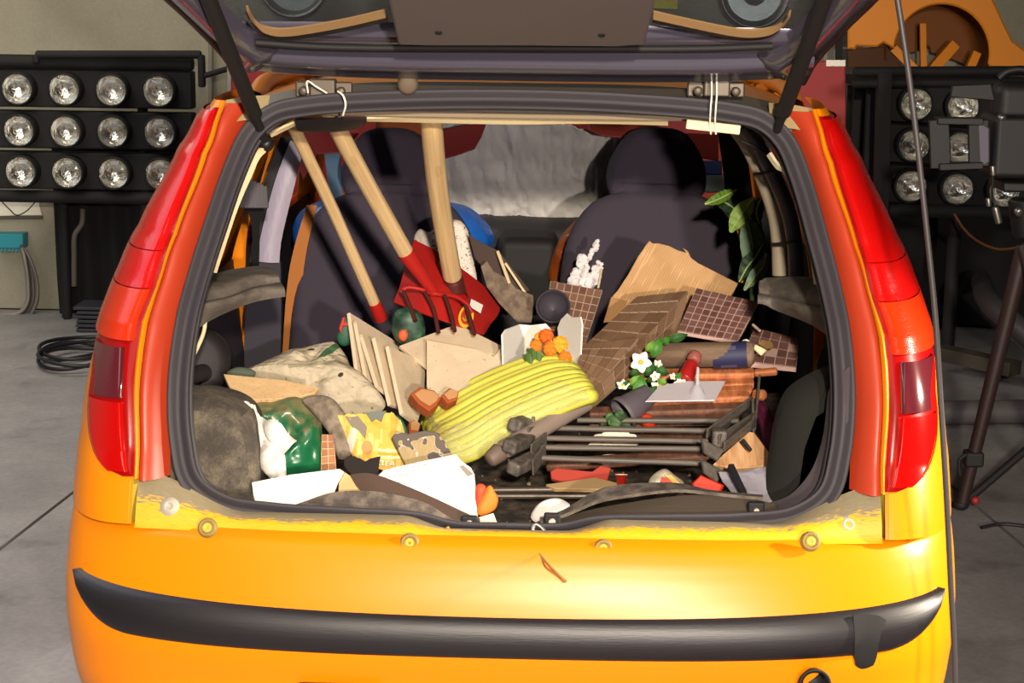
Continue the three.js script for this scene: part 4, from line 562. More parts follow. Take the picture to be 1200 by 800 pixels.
{ // things piled against the seats
  const mBlueP = phys(0x1f63c0, .28, { clearcoat: .4, bumpMap: bumpCrumple, bumpScale: .006 });
  const blp = PL(460, 260, -2.06);
  const bl = pillow([[343, 268], [350, 250], [368, 238], [400, 232], [455, 232], [520, 236], [548, 242], [568, 258], [579, 278], [574, 292], [548, 294], [500, 300], [420, 304], [365, 302], [347, 292]], blp, .16, { amp: .03, sc: 14, back: .2 });
  solo('plastic_bag', boxUV(bl, 2), mBlueP, 'blue plastic bag spread behind the left front seat, showing at both its sides', 'plastic bag');
  const sp = tex(256, 256, (u, v) => { const a = noise(u * 60, v * 60, 1) > .86 || noise(u * 26, v * 26, 4) > .93; const g = (noise(u * 150, v * 150, 3) - .5) * 26; return a ? [120, 108, 102] : [222 + g, 208 + g, 196 + g]; });
  const wp = PL(525, 295, -1.36, .15, -.2);
  solo('rubble_bag', uvFit(pillow([[485, 280], [492, 268], [503, 272], [516, 262], [538, 258], [549, 272], [554, 300], [558, 334], [548, 340], [524, 330], [500, 310]], wp, .035, { amp: .012, sc: 30 }), wp), mat(0xffffff, .9, { map: sp }), 'white bag speckled with dark crumbs, behind the red shovel', 'bag');
  const wt = thing('feather_flower', 'white feathery flower spray lying against the right front seat', 'flower');
  const blobs = []; const stems = [[[676, 332], [684, 318], [692, 300], [698, 284]], [[680, 330], [681, 312], [682, 300]], [[684, 334], [695, 322], [702, 308]], [[672, 330], [674, 324], [676, 318]], [[690, 334], [697, 330], [699, 322]]];
  for (const st of stems) { const cv = st.map(q => P(q[0], q[1], -1.52)); for (let i = 0; i < 14; i++) { const p = crv(cv, i / 13); const g = new THREE.IcosahedronGeometry(rr(.006, .012) * (1.25 - i / 26), 1); const w = g.attributes.position; for (let j = 0; j < w.count; j++) { const q = V(w.getX(j), w.getY(j), w.getZ(j)), f = .7 + .6 * noise(q.x * 300 + i, q.y * 300, q.z * 300); w.setXYZ(j, q.x * f, q.y * f, q.z * f); } g.translate(p.x + rr(-.007, .007), p.y + rr(-.005, .005), p.z + rr(-.006, .006)); g.computeVertexNormals(); blobs.push(g); } part(wt, 'stem', tube(cv, .002, 12, 6), mat(0xcfc6b6, .8)); }
  part(wt, 'florets', blobs, mat(0xe9e2e4, .85)).userData.kind = 'stuff'; settle(wt);
  solo('skewer', rod(P(701, 337, -1.2), P(705, 315, -1.25), .003), mBeige, 'thin wooden skewer standing up beside the white feathery flower', 'stick');
  const op = PL(668, 290, -1.95, 0, .2);
  solo('plastic_bag', boxUV(pillow([[692, 246], [676, 257], [657, 278], [646, 305], [645, 332], [668, 336], [690, 300], [700, 262]], op, .05, { amp: .025, sc: 20 }), 2), phys(0x8c4416, .3, { clearcoat: .5, bumpMap: bumpCrumple, bumpScale: .004 }), 'shiny orange brown plastic bag behind the left edge of the right front seat', 'plastic bag');
  const cb = thing('cardboard_sheet', 'torn grey brown cardboard flap leaning right of the red shovel', 'cardboard');
  const mGreyCard = mat(0xffffff, .85, { map: speck([98, 84, 72], [132, 116, 98], 10) });
  part(cb, 'sheet', uvFit(slab([[548, 272], [556, 280], [584, 294], [606, 322], [620, 340], [600, 350], [572, 322], [556, 302]], PL(580, 310, -1.24, .1, -.45), .004), PL(580, 310, -1.24, .1, -.45)), mat(0x4a3b36, .9), 'darker torn layer');
  part(cb, 'sheet', uvFit(slab([[563, 312], [570, 306], [578, 318], [594, 326], [604, 338], [624, 346], [625, 358], [622, 378], [606, 378], [585, 356], [570, 336]], PL(595, 345, -1.17, .1, -.45), .005), PL(595, 345, -1.17, .1, -.45)), mGreyCard, 'lighter front layer');
  part(cb, 'edge_strip', [bar(P(583, 294, -1.22), P(597, 332, -1.16), .008, .006, V(0, 0, 1)), bar(P(592, 308, -1.2), P(616, 344, -1.17), .006, .005, V(0, 0, 1))], mBeige, 'pale torn edge'); settle(cb);
  const pot = thing('plant_pot', 'dark purple grey round pot lying open towards the viewer behind the white carton', 'pot'), pc = P(648, 360, -1.02);
  const lz = pts => { const g = new THREE.LatheGeometry(pts.map(a => new THREE.Vector2(...a)), 36); g.rotateX(1.15); g.translate(pc.x, pc.y, pc.z); return g; };
  part(pot, 'body', lz([[0, -.06], [.028, -.06], [.036, .0], [.039, .0], [.039, .012], [.034, .012], [.03, -.02], [0, -.03]]), mat(0x3b353f, .55)); settle(pot);
}
{ // cardboard
  const corr = tex(512, 128, (u, v) => { const s = Math.sin(u * 260) * 5 + (fbm(u * 6, v * 6, 2, 4) - .5) * 26 + (noise(u * 80, v * 4, 4) > .82 ? 18 : 0); return [186 + s, 146 + s, 100 + s]; });
  const t = thing('cardboard_sheet', 'large torn sheet of tan corrugated cardboard leaning against the right front seat', 'cardboard'), pl = PL(780, 330, -1.22, .3, .05), k = { o: pl.o, n: pl.n, u: pl.u.clone().multiplyScalar(.88).addScaledVector(pl.v, -.47).normalize() }; k.v = k.n.clone().cross(k.u);
  part(t, 'sheet', uvFit(slab([[758, 286], [761, 282], [765, 285], [772, 285], [784, 288], [794, 293], [804, 296], [800, 290], [806, 294], [810, 302], [818, 308], [865, 332], [860, 342], [838, 374], [800, 400], [730, 385], [717, 348], [724, 340], [736, 322], [748, 300]], pl, .006, .001), k), mat(0xffffff, .85, { map: corr, bumpMap: grey(256, (u, v) => .5 + .5 * Math.sin(u * 256 * 1.2)), bumpScale: .0006 }));
  const f = PL(722, 362, -1.17, .1, .5); part(t, 'folded_flap', uvFit(slab([[717, 348], [735, 353], [728, 376], [708, 378]], f, .005, .001), f), mat(0xa97f52, .85), 'folded lower corner'); settle(t);
  part(t, 'torn_tab', slab([[803, 297], [812, 296], [818, 306], [826, 306], [822, 310], [806, 303]], PL(812, 302, -1.2, .3), .004), mat(0x9a8466, .9));
}
// mosaic panels: a grouted sheet with its tiles set in it one by one
const tsign = (bl, n) => Math.sign(bl(1, 0).sub(bl(0, 0)).cross(bl(1, 1).sub(bl(0, 0))).dot(n)) || 1;
function mosaic(name, label, q, nx, ny, t, mGrout, mTiles, gap = .12, skip = 0) {
  const g = thing(name, label, 'tile sheet', 'brown mosaic sheets'); const [a, b, c, d] = q.map(p => Array.isArray(p) ? P(...p) : p);   // top left, top right, bottom right, bottom left
  const bl = (u, v) => a.clone().lerp(b, u).lerp(d.clone().lerp(c, u), v);
  const n = b.clone().sub(a).cross(d.clone().sub(a)).normalize(); if (n.dot(camera.position.clone().sub(a)) < 0) n.negate();
  part(g, 'grout_sheet', boxUV(thick(grid(1, 1, (u, v) => bl(u, v)), t * tsign(bl, n)), 4), mGrout);
  const shapes = mTiles.map(() => null);
  for (let j = 0; j < ny; j++) for (let i = 0; i < nx; i++) {
    if (skip && rnd() < skip) continue;
    const u0 = (i + gap / 2) / nx, u1 = (i + 1 - gap / 2) / nx, v0 = (j + gap / 2) / ny, v1 = (j + 1 - gap / 2) / ny; const hgt = .002 + rr(0, .0007), e = .0012;
    const lo = [bl(u0, v0), bl(u1, v0), bl(u1, v1), bl(u0, v1)], ce = bl((u0 + u1) / 2, (v0 + v1) / 2); const hi = lo.map(p => p.clone().lerp(ce, .06).addScaledVector(n, hgt));
    const pos = [], quad = (w, x, y, z) => { for (const p of [w, x, y, w, y, z]) pos.push(p.x - ce.x, p.y - ce.y, p.z - ce.z); };
    quad(...hi); for (let k = 0; k < 4; k++) quad(lo[k], lo[(k + 1) % 4], hi[(k + 1) % 4], hi[k]);
    const geo = new THREE.BufferGeometry(); geo.setAttribute('position', new THREE.Float32BufferAttribute(pos, 3)); geo.setAttribute('uv', new THREE.Float32BufferAttribute(new Array(pos.length / 3 * 2).fill(0).map((_, k) => (k % 7) / 7), 2)); geo.computeVertexNormals();
    const o = part(g, 'tile', geo, mTiles[Math.floor(rnd() * mTiles.length)]); o.position.copy(ce);
  }
  return settle(g);
}
const mGroutPink = mat(0xc4a39a, .85), mGroutDull = mat(0x9c8470, .85), mTileBr = [0x6a4a3a, 0x735240, 0x604234].map(c => mat(c, .5)), mTileRed = [0x76544e, 0x7e5c56, 0x6c4a44].map(c => mat(c, .45)), mTileDk = [0x7d614a, 0x745842, 0x866a52].map(c => mat(c, .55));
mosaic('mosaic_sheet', 'brown mosaic sheet with pale joints standing upright behind the white carton', [[645, 329, -1.14], [706, 340, -1.12], [680, 422, -1.02], [632, 412, -1.04]], 7, 9, .008, mGroutDull, mTileBr, .14);
mosaic('mosaic_sheet', 'long brown mosaic sheet leaning diagonally over the right end of the yellow hose', [[746, 348, -1.06], [806, 341, -1.06], [735, 420, -.80], [682, 408, -.86]], 5, 6, .008, mGroutDull, mTileDk, .07);
mosaic('mosaic_sheet', 'lower brown mosaic sheet between the long diagonal sheet and the yellow hose', [[683, 404, -.85], [748, 396, -.85], [692, 462, -.70], [676, 434, -.74]], 5, 5, .008, mGroutDull, mTileDk, .07);
mosaic('mosaic_sheet', 'narrow brown mosaic sheet folded along the right edge of the diagonal one', [[807, 342, -1.04], [794, 390, -.92], [698, 474, -.66], [692, 462, -.685]], 2, 9, .008, mGroutDull, mTileDk, .05);
mosaic('mosaic_sheet', 'reddish brown mosaic sheet with a clear grid of pale joints, under the cardboard corner', [[816, 338, -1.05], [889, 354, -1.02], [864, 400, -.86], [794, 388, -.88]], 8, 7, .008, mGroutPink, mTileRed, .13);
mosaic('mosaic_sheet', 'broken reddish brown mosaic sheet lying under the topmost one, near the right shelf support', [[884, 384, -.98], [937, 397, -.92], [933, 431, -.80], [868, 424, -.82]], 5, 4, .010, mGroutPink, mTileRed, .10, .12);
mosaic('mosaic_sheet', 'small strip of tan mosaic beside the green sack', [[377, 509, -.42], [391, 509, -.42], [394, 550, -.38], [376, 552, -.38]], 2, 5, .006, mat(0xd4b490, .8), [mat(0xa06a46, .6), mat(0xb0784f, .6)], .12);
{
  const t = thing('tile_shard', 'small cream tile shard lying on the broken mosaic sheet', 'tile shard'); part(t, 'shard', slab([[882, 407], [886, 403], [899, 410], [892, 416]], PL(890, 409, -.80, .6), .006), mat(0xe0cca4, .7)); part(t, 'backing', slab([[888, 402], [893, 397], [905, 400], [907, 406], [899, 409]], PL(897, 403, -.82, .6), .006), mat(0x7a5c34, .8)); settle(t);
  solo('paper_scrap', pillow([[869, 400], [875, 397], [879, 400], [881, 404], [873, 409]], PL(875, 403, -.80, .4), .008, { amp: .006, sc: 60, rings: 8, seg: 24 }), mat(0xe2dcd4, .8), 'small crumpled white scrap on the left edge of the broken mosaic sheet', 'paper');
  solo('slat', bar(P(882, 380, -.93), P(891, 388, -.90), .006, .006), mat(0xcdb2a6, .7), 'thin pale stick between the two right mosaic sheets', 'stick');
}
// ---------------------------------------------------------------- cargo: tiles, sacks, hose
const tileMap = tex(256, 256, (u, v) => { const n = (fbm(u * 6, v * 6, 2, 4) - .5) * 22, d = noise(u * 34, v * 34, 5) > .955 ? -60 : 0; return [226 + n + d, 206 + n + d, 176 + n + d]; });
const mTile = mat(0xffffff, .5, { map: tileMap });
const mTileS = mat(0xffffff, .8, { map: tex(256, 256, (u, v) => { const n = (fbm(u * 8, v * 8, 2, 4) - .5) * 26, d = noise(u * 70, v * 70, 5) > .90 ? -56 : 0; return [204 + n + d, 170 + n + d, 124 + n + d]; }) });
const mTerra = mat(0xa04e20, .8);
{
  const tl = [[410, 366], [417, 376], [424, 391], [439, 395], [455, 405]], blp = [[419, 434], [430, 444], [443, 452], [458, 474], [472, 484]];
  const lab = ['leftmost and rearmost', 'second from the left', 'third from the left', 'fourth from the left', 'rightmost and frontmost'];
  tl.forEach((a, i) => {
    const z = -.98 + i * .035, b = blp[i]; const q = i === 4 ? [a, [499, 424], [497, 470], [489, 497], b] : [a, [a[0] + 58, a[1] + 36], [a[0] + 56, a[1] + 90], b];
    const pl = plane3([a[0], a[1], z], [a[0] + 50, a[1] + 28, z - .14], [b[0], b[1], z + .11]);
    solo('tile', uvFit(slab(q, pl, .009, .001), pl), mTile, `cream tile on edge in the leaning row, ${lab[i]} of the five`, 'tile', 'leaning cream tiles');
  });
  const p1 = plane3([471, 403, -.98], [587, 405, -.98], [536, 379, -1.06]); solo('tile', uvFit(slab([[468, 405], [536, 379], [588, 405], [580, 414], [500, 430]], p1, .009, .001), p1), mTile, 'cream tile lying flat, its corner pointing at the red shovel', 'tile');
  const p2 = plane3([501, 399, -.93], [599, 428, -.86], [501, 452, -.80]); solo('tile', uvFit(slab([[500, 398], [560, 409], [600, 428], [590, 440], [570, 462], [520, 466], [500, 456]], p2, .010, .001), p2), mTile, 'large cream tile facing the viewer right of the leaning row', 'tile');
  const p3 = PL(582, 427, -.88, .8); solo('tile_shard', uvFit(slab([[573, 425], [588, 405], [592, 414], [600, 428], [586, 436]], p3, .008), p3), mTile, 'small cream tile corner next to the white carton', 'tile shard');
  // bits of terracotta between tiles and hose
  const br = (out, z, lab, th = .03) => { const g = thing('brick_piece', lab, 'brick'); const pl = PL(out[0][0], out[0][1], z, .8, .3); part(g, 'piece', slab(out, pl, th, .002), mTerra); part(g, 'face', slab(out.map(([x, y]) => { const cx = out.reduce((s, q) => s + q[0], 0) / out.length, cy = out.reduce((s, q) => s + q[1], 0) / out.length; return [cx + (x - cx) * .8 + 1, cy + (y - cy) * .7 - 1.5]; }), { ...pl, o: pl.o.clone().addScaledVector(pl.n, .001) }, .002, .0005), mat(0xb98a5c, .8), 'pale upper face'); settle(g); };
  br([[481, 461], [492, 453], [509, 457], [517, 466], [512, 474], [503, 481], [490, 472]], -.70, 'broken orange brick piece with a pale face at the foot of the leaning tiles');
  br([[517, 463], [527, 454], [538, 458], [536, 468], [524, 472]], -.71, 'small broken orange brick piece just left of the yellow hose');
  br([[479, 495], [486, 491], [493, 497], [490, 508], [480, 507]], -.60, 'small dark orange brick piece below the rightmost leaning tile');
  const p4 = PL(320, 455, -.50, 1.0); solo('tile_shard', uvFit(slab([[262, 438], [332, 445], [374, 454], [369, 460], [345, 466], [276, 469]], p4, .012, .001), p4), mTileS, 'speckled tan tile shard lying on the white sack near the left wheel arch', 'tile shard');
}
{ // white woven sack with grime and green print
  const pl = PL(365, 445, -.80, .75);
  const m = canvasTex(512, 512, (c, w, h) => { c.fillStyle = '#d5ccbb'; c.fillRect(0, 0, w, h); c.fillStyle = '#3f6f4c'; c.save(); c.translate(300, 90); c.rotate(.35); c.fillRect(0, -60, 26, 150); c.restore(); c.fillStyle = 'rgba(120,128,96,.55)'; c.save(); c.translate(170, 250); c.rotate(-.28); c.fillRect(0, 0, 220, 26); c.restore(); for (let i = 0; i < 200; i++) { const s = rr(1, 7); c.fillStyle = `rgba(${60 + rr(0, 40)},${50 + rr(0, 30)},40,${rr(.2, .75)})`; c.beginPath(); c.ellipse(rr(0, w), rr(0, h), s * .8, s * rr(.2, .6), rr(0, 3), 0, 7); c.fill(); } c.fillStyle = '#3a2c22'; for (const [x, y, a, b] of [[70, 130, 22, 10], [240, 95, 14, 9], [360, 320, 9, 14]]) { c.beginPath(); c.ellipse(x, y, a, b, .3, 0, 7); c.fill(); } });
  solo('sack', uvFit(pillow([[284, 440], [300, 430], [330, 416], [368, 406], [392, 402], [406, 418], [412, 432], [432, 448], [452, 474], [440, 486], [402, 488], [380, 476], [350, 466], [300, 455]], pl, .06, { amp: .034, sc: 13, sd: 4, back: .4 }), pl), mat(0xe2dccf, .8, { map: m, bumpMap: bumpCrumple, bumpScale: .006 }), 'grimy white woven sack with green print spread behind the speckled tile shard', 'sack');
  const dg = PL(292, 436, -.62, .6); solo('cloth', pillow([[266, 436], [280, 430], [300, 436], [296, 444], [268, 442]], dg, .015, { amp: .006, rings: 8, seg: 24 }), mat(0x4d5748, .85), 'dull green rag at the left edge of the white sack', 'cloth');
  const gp = PL(340, 510, -.46, .45);
  const gm = tex(256, 256, (u, v) => { const d = clamp((fbm(u * 9, v * 9, 4, 5) - .52 + (v - .5) * 1.3) * 2.4 + (noise(u * 150, v * 150, 2) - .5) * .5, 0, .85); return [lerp(26, 128, d), lerp(104, 112, d), lerp(66, 78, d)]; });
  solo('sack', uvFit(pillow([[296, 474], [325, 467], [354, 466], [374, 490], [378, 510], [377, 550], [352, 558], [318, 562], [300, 545], [294, 505]], gp, .06, { amp: .045, sc: 15, sd: 9, back: .4 }), gp), phys(0xffffff, .35, { map: gm, clearcoat: .3, clearcoatRoughness: .3 }), 'dusty shiny green plastic sack beside the left wheel arch', 'sack');
  const wp = PL(315, 520, -.385, .25, .1);
  const ws = thing('plastic_sheet', 'white plastic knotted in front of the green sack', 'plastic sheet');
  part(ws, 'upper_fold', thick(patch([[P(300, 486, -.40), P(314, 493, -.37), P(330, 499, -.36), P(348, 517, -.36)], [P(306, 500, -.38), P(316, 508, -.345), P(330, 514, -.34), P(340, 522, -.35)], [P(320, 524, -.36), P(324, 528, -.35), P(328, 530, -.35), P(332, 530, -.355)]], 24, 20, (u, v) => .008 * Math.sin(u * 9 + v * 3) * (1 - v)), .003), mat(0xd9d4cf, .6), 'upper fold');
  part(ws, 'lower_fold', thick(patch([[P(276, 478, -.40), P(288, 474, -.40), P(299, 474, -.40)], [P(285, 495, -.375), P(300, 494, -.37), P(308, 500, -.385)], [P(297, 522, -.36), P(312, 520, -.345), P(326, 526, -.36)], [P(300, 540, -.36), P(318, 538, -.335), P(332, 532, -.36)], [P(318, 558, -.35), P(325, 560, -.34), P(334, 556, -.35)]], 20, 40, (u, v) => .010 * Math.sin(u * 7 + v * 9 + fbm(u * 3, v * 3) * 4) * Math.sin(Math.PI * clamp(u, 0, 1))), .003), mat(0xd3cec8, .6), 'lower fold'); settle(ws);
}
{ // torn paper sacks
  const gs = PL(390, 500, -.44, .5); solo('paper_sack', uvFit(pillow([[354, 468], [372, 463], [388, 466], [404, 484], [412, 508], [412, 532], [398, 538], [388, 512], [372, 490]], gs, .02, { amp: .008, sc: 24 }), gs), mat(0xffffff, .9, { map: speck([104, 92, 80], [140, 126, 110], 9) }), 'grey brown paper sack folded between the green sack and the yellow paper', 'paper');
  const yp = PL(440, 515, -.42, .5);
  const ym = canvasTex(512, 512, (c, w, h) => { c.fillStyle = '#d9b04c'; c.fillRect(0, 0, w, h); c.fillStyle = '#e0c878'; for (let i = 0; i < 26; i++) { c.save(); c.translate(rr(0, w), rr(0, h)); c.rotate(rr(-.2, .2)); c.fillRect(0, 0, rr(10, 34), rr(60, 200)); c.restore(); } c.fillStyle = '#dbc7b6'; c.beginPath(); c.ellipse(120, 300, 30, 150, .2, 0, 7); c.fill(); c.fillStyle = '#cf9258'; c.beginPath(); c.ellipse(230, 330, 36, 60, 0, 0, 7); c.fill(); c.fillStyle = '#efe2b0'; c.fillRect(300, 330, 150, 20); c.fillRect(300, 390, 160, 18); c.fillStyle = '#c29a2c'; c.fillRect(300, 360, 170, 22); c.fillStyle = '#f4ead0'; c.font = 'bold 58px sans-serif'; c.save(); c.translate(300, 470); c.fillStyle = '#5d4a28'; c.fillText('IIEA', 3, 3); c.fillStyle = '#f4ead0'; c.fillText('IIEA', 0, 0); c.restore(); });
  const t = thing('paper_sack', 'torn yellow and cream paper sack with pale lettering, above the white carton', 'paper sack');
  part(t, 'sheet', uvFit(thick(grid(40, 40, (u, v) => { const q = [[[392, 488], [428, 486], [456, 482], [470, 494]], [[402, 500], [426, 498], [455, 496], [474, 506]], [[408, 520], [430, 516], [456, 516], [477, 526]], [[414, 534], [430, 542], [452, 550], [480, 546]]]; const cc = q.map(r => crv(r.map(a => V(a[0], a[1], 0)), u)), p = crv(cc, v); const e = .004 * (noise(u * 30, 1) - .5) * 1000 * .6; const py = p.y + (v < .02 ? e : 0); return onPlane(p.x, py, yp).addScaledVector(yp.n, .012 * (fbm(u * 6, v * 4, 3, 3) - .5) + .01 * Math.sin(u * 7)); }), .002), yp), mat(0xffffff, .75, { map: ym }));
  part(t, 'inner_layer', slab([[404, 487], [418, 485], [430, 500], [428, 514], [420, 504], [412, 500]], { ...yp, o: yp.o.clone().addScaledVector(yp.n, .012) }, .002, .0005), mat(0x857b6c, .9), 'grey inner paper layer');
  part(t, 'inner_layer', slab([[428, 483], [453, 481], [450, 486], [447, 494], [441, 490], [436, 494]], { ...yp, o: yp.o.clone().addScaledVector(yp.n, .014) }, .002, .0005), mat(0x6f756c, .9), 'grey inner paper layer'); settle(t);
  const cp = PL(500, 525, -.37, .5); const cm = tex(256, 256, (u, v) => { const n = fbm(u * 4, v * 3, 7, 3); return n > .54 ? [98, 88, 80] : n > .525 ? [206, 192, 174] : [158 + 20 * noise(u * 80, v * 8), 138 + 16 * noise(u * 80, v * 8), 104]; });
  solo('paper_sack', uvFit(slab([[459, 512], [464, 505], [478, 508], [498, 504], [514, 507], [522, 518], [536, 545], [506, 546], [478, 550], [470, 534]], cp, .006), cp), mat(0xffffff, .85, { map: cm }), 'torn grey and tan paper scraps between the yellow paper and the yellow hose', 'paper');
  const rm = PL(425, 484, -.5, .4); solo('cloth', pillow([[462, 486], [470, 490], [478, 506], [480, 516], [472, 512]], PL(470, 500, -.46, .4), .008, { amp: .003, rings: 6, seg: 20 }), mat(0x24604a, .6), 'sliver of green plastic right of the torn yellow paper', 'plastic');
}
{ // yellow hose in its clear wrapper
  const mY = mat(0xd9d558, .45), t = thing('hose_coil', 'flattened coil of yellow hose in a clear plastic wrapper, in the middle of the pile', 'hose');
  const top = [[504, 486], [535, 462], [570, 444], [610, 428], [640, 420], [660, 424]], bot = [[530, 538], [556, 530], [590, 508], [630, 488], [668, 472], [690, 464]], N = 11;
  for (let k = 0; k < N; k++) { const f = k / (N - 1); const q = top.map((a, i) => { const b = bot[i], bulge = Math.sin(Math.PI * f); return P(lerp(a[0], b[0], f), lerp(a[1], b[1], f) - 3 * bulge, lerp(-.82, -.56, f) + .05 * bulge + (i === 0 ? -.03 : 0)); }); const e = P(lerp(672, 690, f), lerp(440, 470, f), lerp(-.88, -.64, f)); const e0 = P(lerp(500, 524, f), lerp(496, 542, f), lerp(-.86, -.62, f)); part(t, 'hose', tube([e0, ...q, e], .0145 + .0014 * Math.sin(k * 2.7), 50, 12), mY); }
  const e2 = []; for (let k = 0; k < 7; k++) e2.push(tube([P(646 + k * 4, 424 + k * 6, -.80 + k * .02), P(664 + k * 3, 432 + k * 5, -.79 + k * .02), P(676 + k * 2, 446 + k * 4, -.80 + k * .02), P(680 + k, 460 + k * 2, -.84 + k * .02)], .012, 20, 10)); for (const g of e2) part(t, 'hose_end', g, mY);
  const tp = top.map(q => V(q[0], q[1], 0)), bt = bot.map(q => V(q[0], q[1], 0));
  const wrap = grid(110, 64, (u, v) => { const A = crv(tp, clamp(u, 0, 1)), B = crv(bt, clamp(u, 0, 1)), f = lerp(-.04, 1.07, v), bu = Math.sin(Math.PI * clamp(f, 0, 1)); return P(lerp(A.x, B.x, f) + (u < .02 ? -6 : 0), lerp(A.y, B.y, f) - 3 * bu, lerp(-.82, -.56, f) + .05 * bu + .021 + .007 * Math.abs(fbm(u * 9, v * 6, 3, 3) - .5) * 2 + .0045 * Math.abs(fbm(u * 34, v * 22, 6, 2) - .5) * 2); });
  part(t, 'wrapper', wrap, phys(0xffffff, .13, { transmission: .9, thickness: 0, ior: 1.6, clearcoat: 1, clearcoatRoughness: .1, bumpMap: bumpCrumple, bumpScale: .004 }), 'clear crinkled plastic wrapper'); settle(t);
  const lp = thing('plastic_roll', 'dusty translucent plastic roll under the lower edge of the yellow hose', 'plastic roll'); part(lp, 'roll', [rod(P(588, 528, -.46), P(690, 470, -.62), .02, .018)], phys(0x8a7a70, .35, { clearcoat: .3 })); part(lp, 'roll_end', [rod(P(572, 540, -.44), P(588, 528, -.46), .016, .020)], mat(0x6b5a50, .6)); settle(lp);
}
{ // white carton with marigolds behind the hose
  const t = thing('carton', 'torn open white carton holding orange flowers, behind the yellow hose', 'carton'), mC = mat(0xe6e2dc, .7);
  const b = PL(620, 400, -.95, .1, .1), r = plane3([656, 390, -.90], [681, 375, -.82], [668, 430, -.84]), l = plane3([590, 392, -.84], [612, 382, -.94], [592, 424, -.84]);
  part(t, 'back', slab([[596, 386], [609, 380], [622, 381], [640, 379], [646, 386], [650, 430], [600, 432]], b, .004, .001), mC, 'back panel'); part(t, 'side', slab([[589, 392], [593, 386], [609, 380], [616, 400], [612, 430], [590, 428]], l, .004, .001), mC, 'left side'); part(t, 'side', slab([[653, 384], [657, 374], [664, 367], [669, 372], [680, 371], [682, 380], [679, 438], [668, 432], [656, 415]], r, .004, .001), mC, 'right side'); settle(t);
  const f = thing('flower_bunch', 'bunch of orange marigold flowers in the white carton', 'flowers'); const mO = [mat(0xe07a12, .7), mat(0xd9620c, .7), mat(0xeca024, .7)];
  const head = (px, py, z, R, m, core) => { const c = P(px, py, z), gs = []; for (let ring = 0; ring < 4; ring++) { const n = 5 + ring * 3; for (let i = 0; i < n; i++) { const a = i / n * 6.283 + ring * .7 + rr(-.2, .2), el = .25 + ring * .38; const g = grid(3, 3, (u, v) => { const w = (u - .5) * .75 * Math.sin(Math.PI * (v * .75 + .15)); return V(w, v * 1.0, .16 * Math.sin(v * 3) + .12 * Math.cos(u * 9 + i)); }); g.scale(R * .75, R * (.5 + .16 * ring), R * .8); g.rotateX(-el + .2); g.rotateZ(a); g.rotateX(-.5); g.translate(c.x, c.y, c.z); g.computeVertexNormals(); gs.push(g); } } return part(f, 'flower', gs, m, core); };
  head(640, 392, -.80, .026, mO[1]); head(628, 404, -.79, .022, mO[0]); head(656, 402, -.77, .03, mO[2]); head(662, 418, -.76, .024, mO[0]); head(645, 407, -.765, .026, mO[0]); head(632, 394, -.82, .018, mO[2]);
  for (const [a, b2] of [[[617, 410], [632, 418]], [[612, 416], [630, 424]], [[622, 414], [640, 420]]]) part(f, 'leaf', thick(patch([[P(a[0], a[1], -.79), P((a[0] + b2[0]) / 2, a[1] - 2, -.77), P(b2[0], b2[1], -.78)], [P(a[0] + 1, a[1] + 1, -.785), P((a[0] + b2[0]) / 2, (a[1] + b2[1]) / 2 + 6, -.765), P(b2[0], b2[1] + 1, -.78)]], 8, 4), .001), mat(0x4f6b30, .7)); settle(f);
}
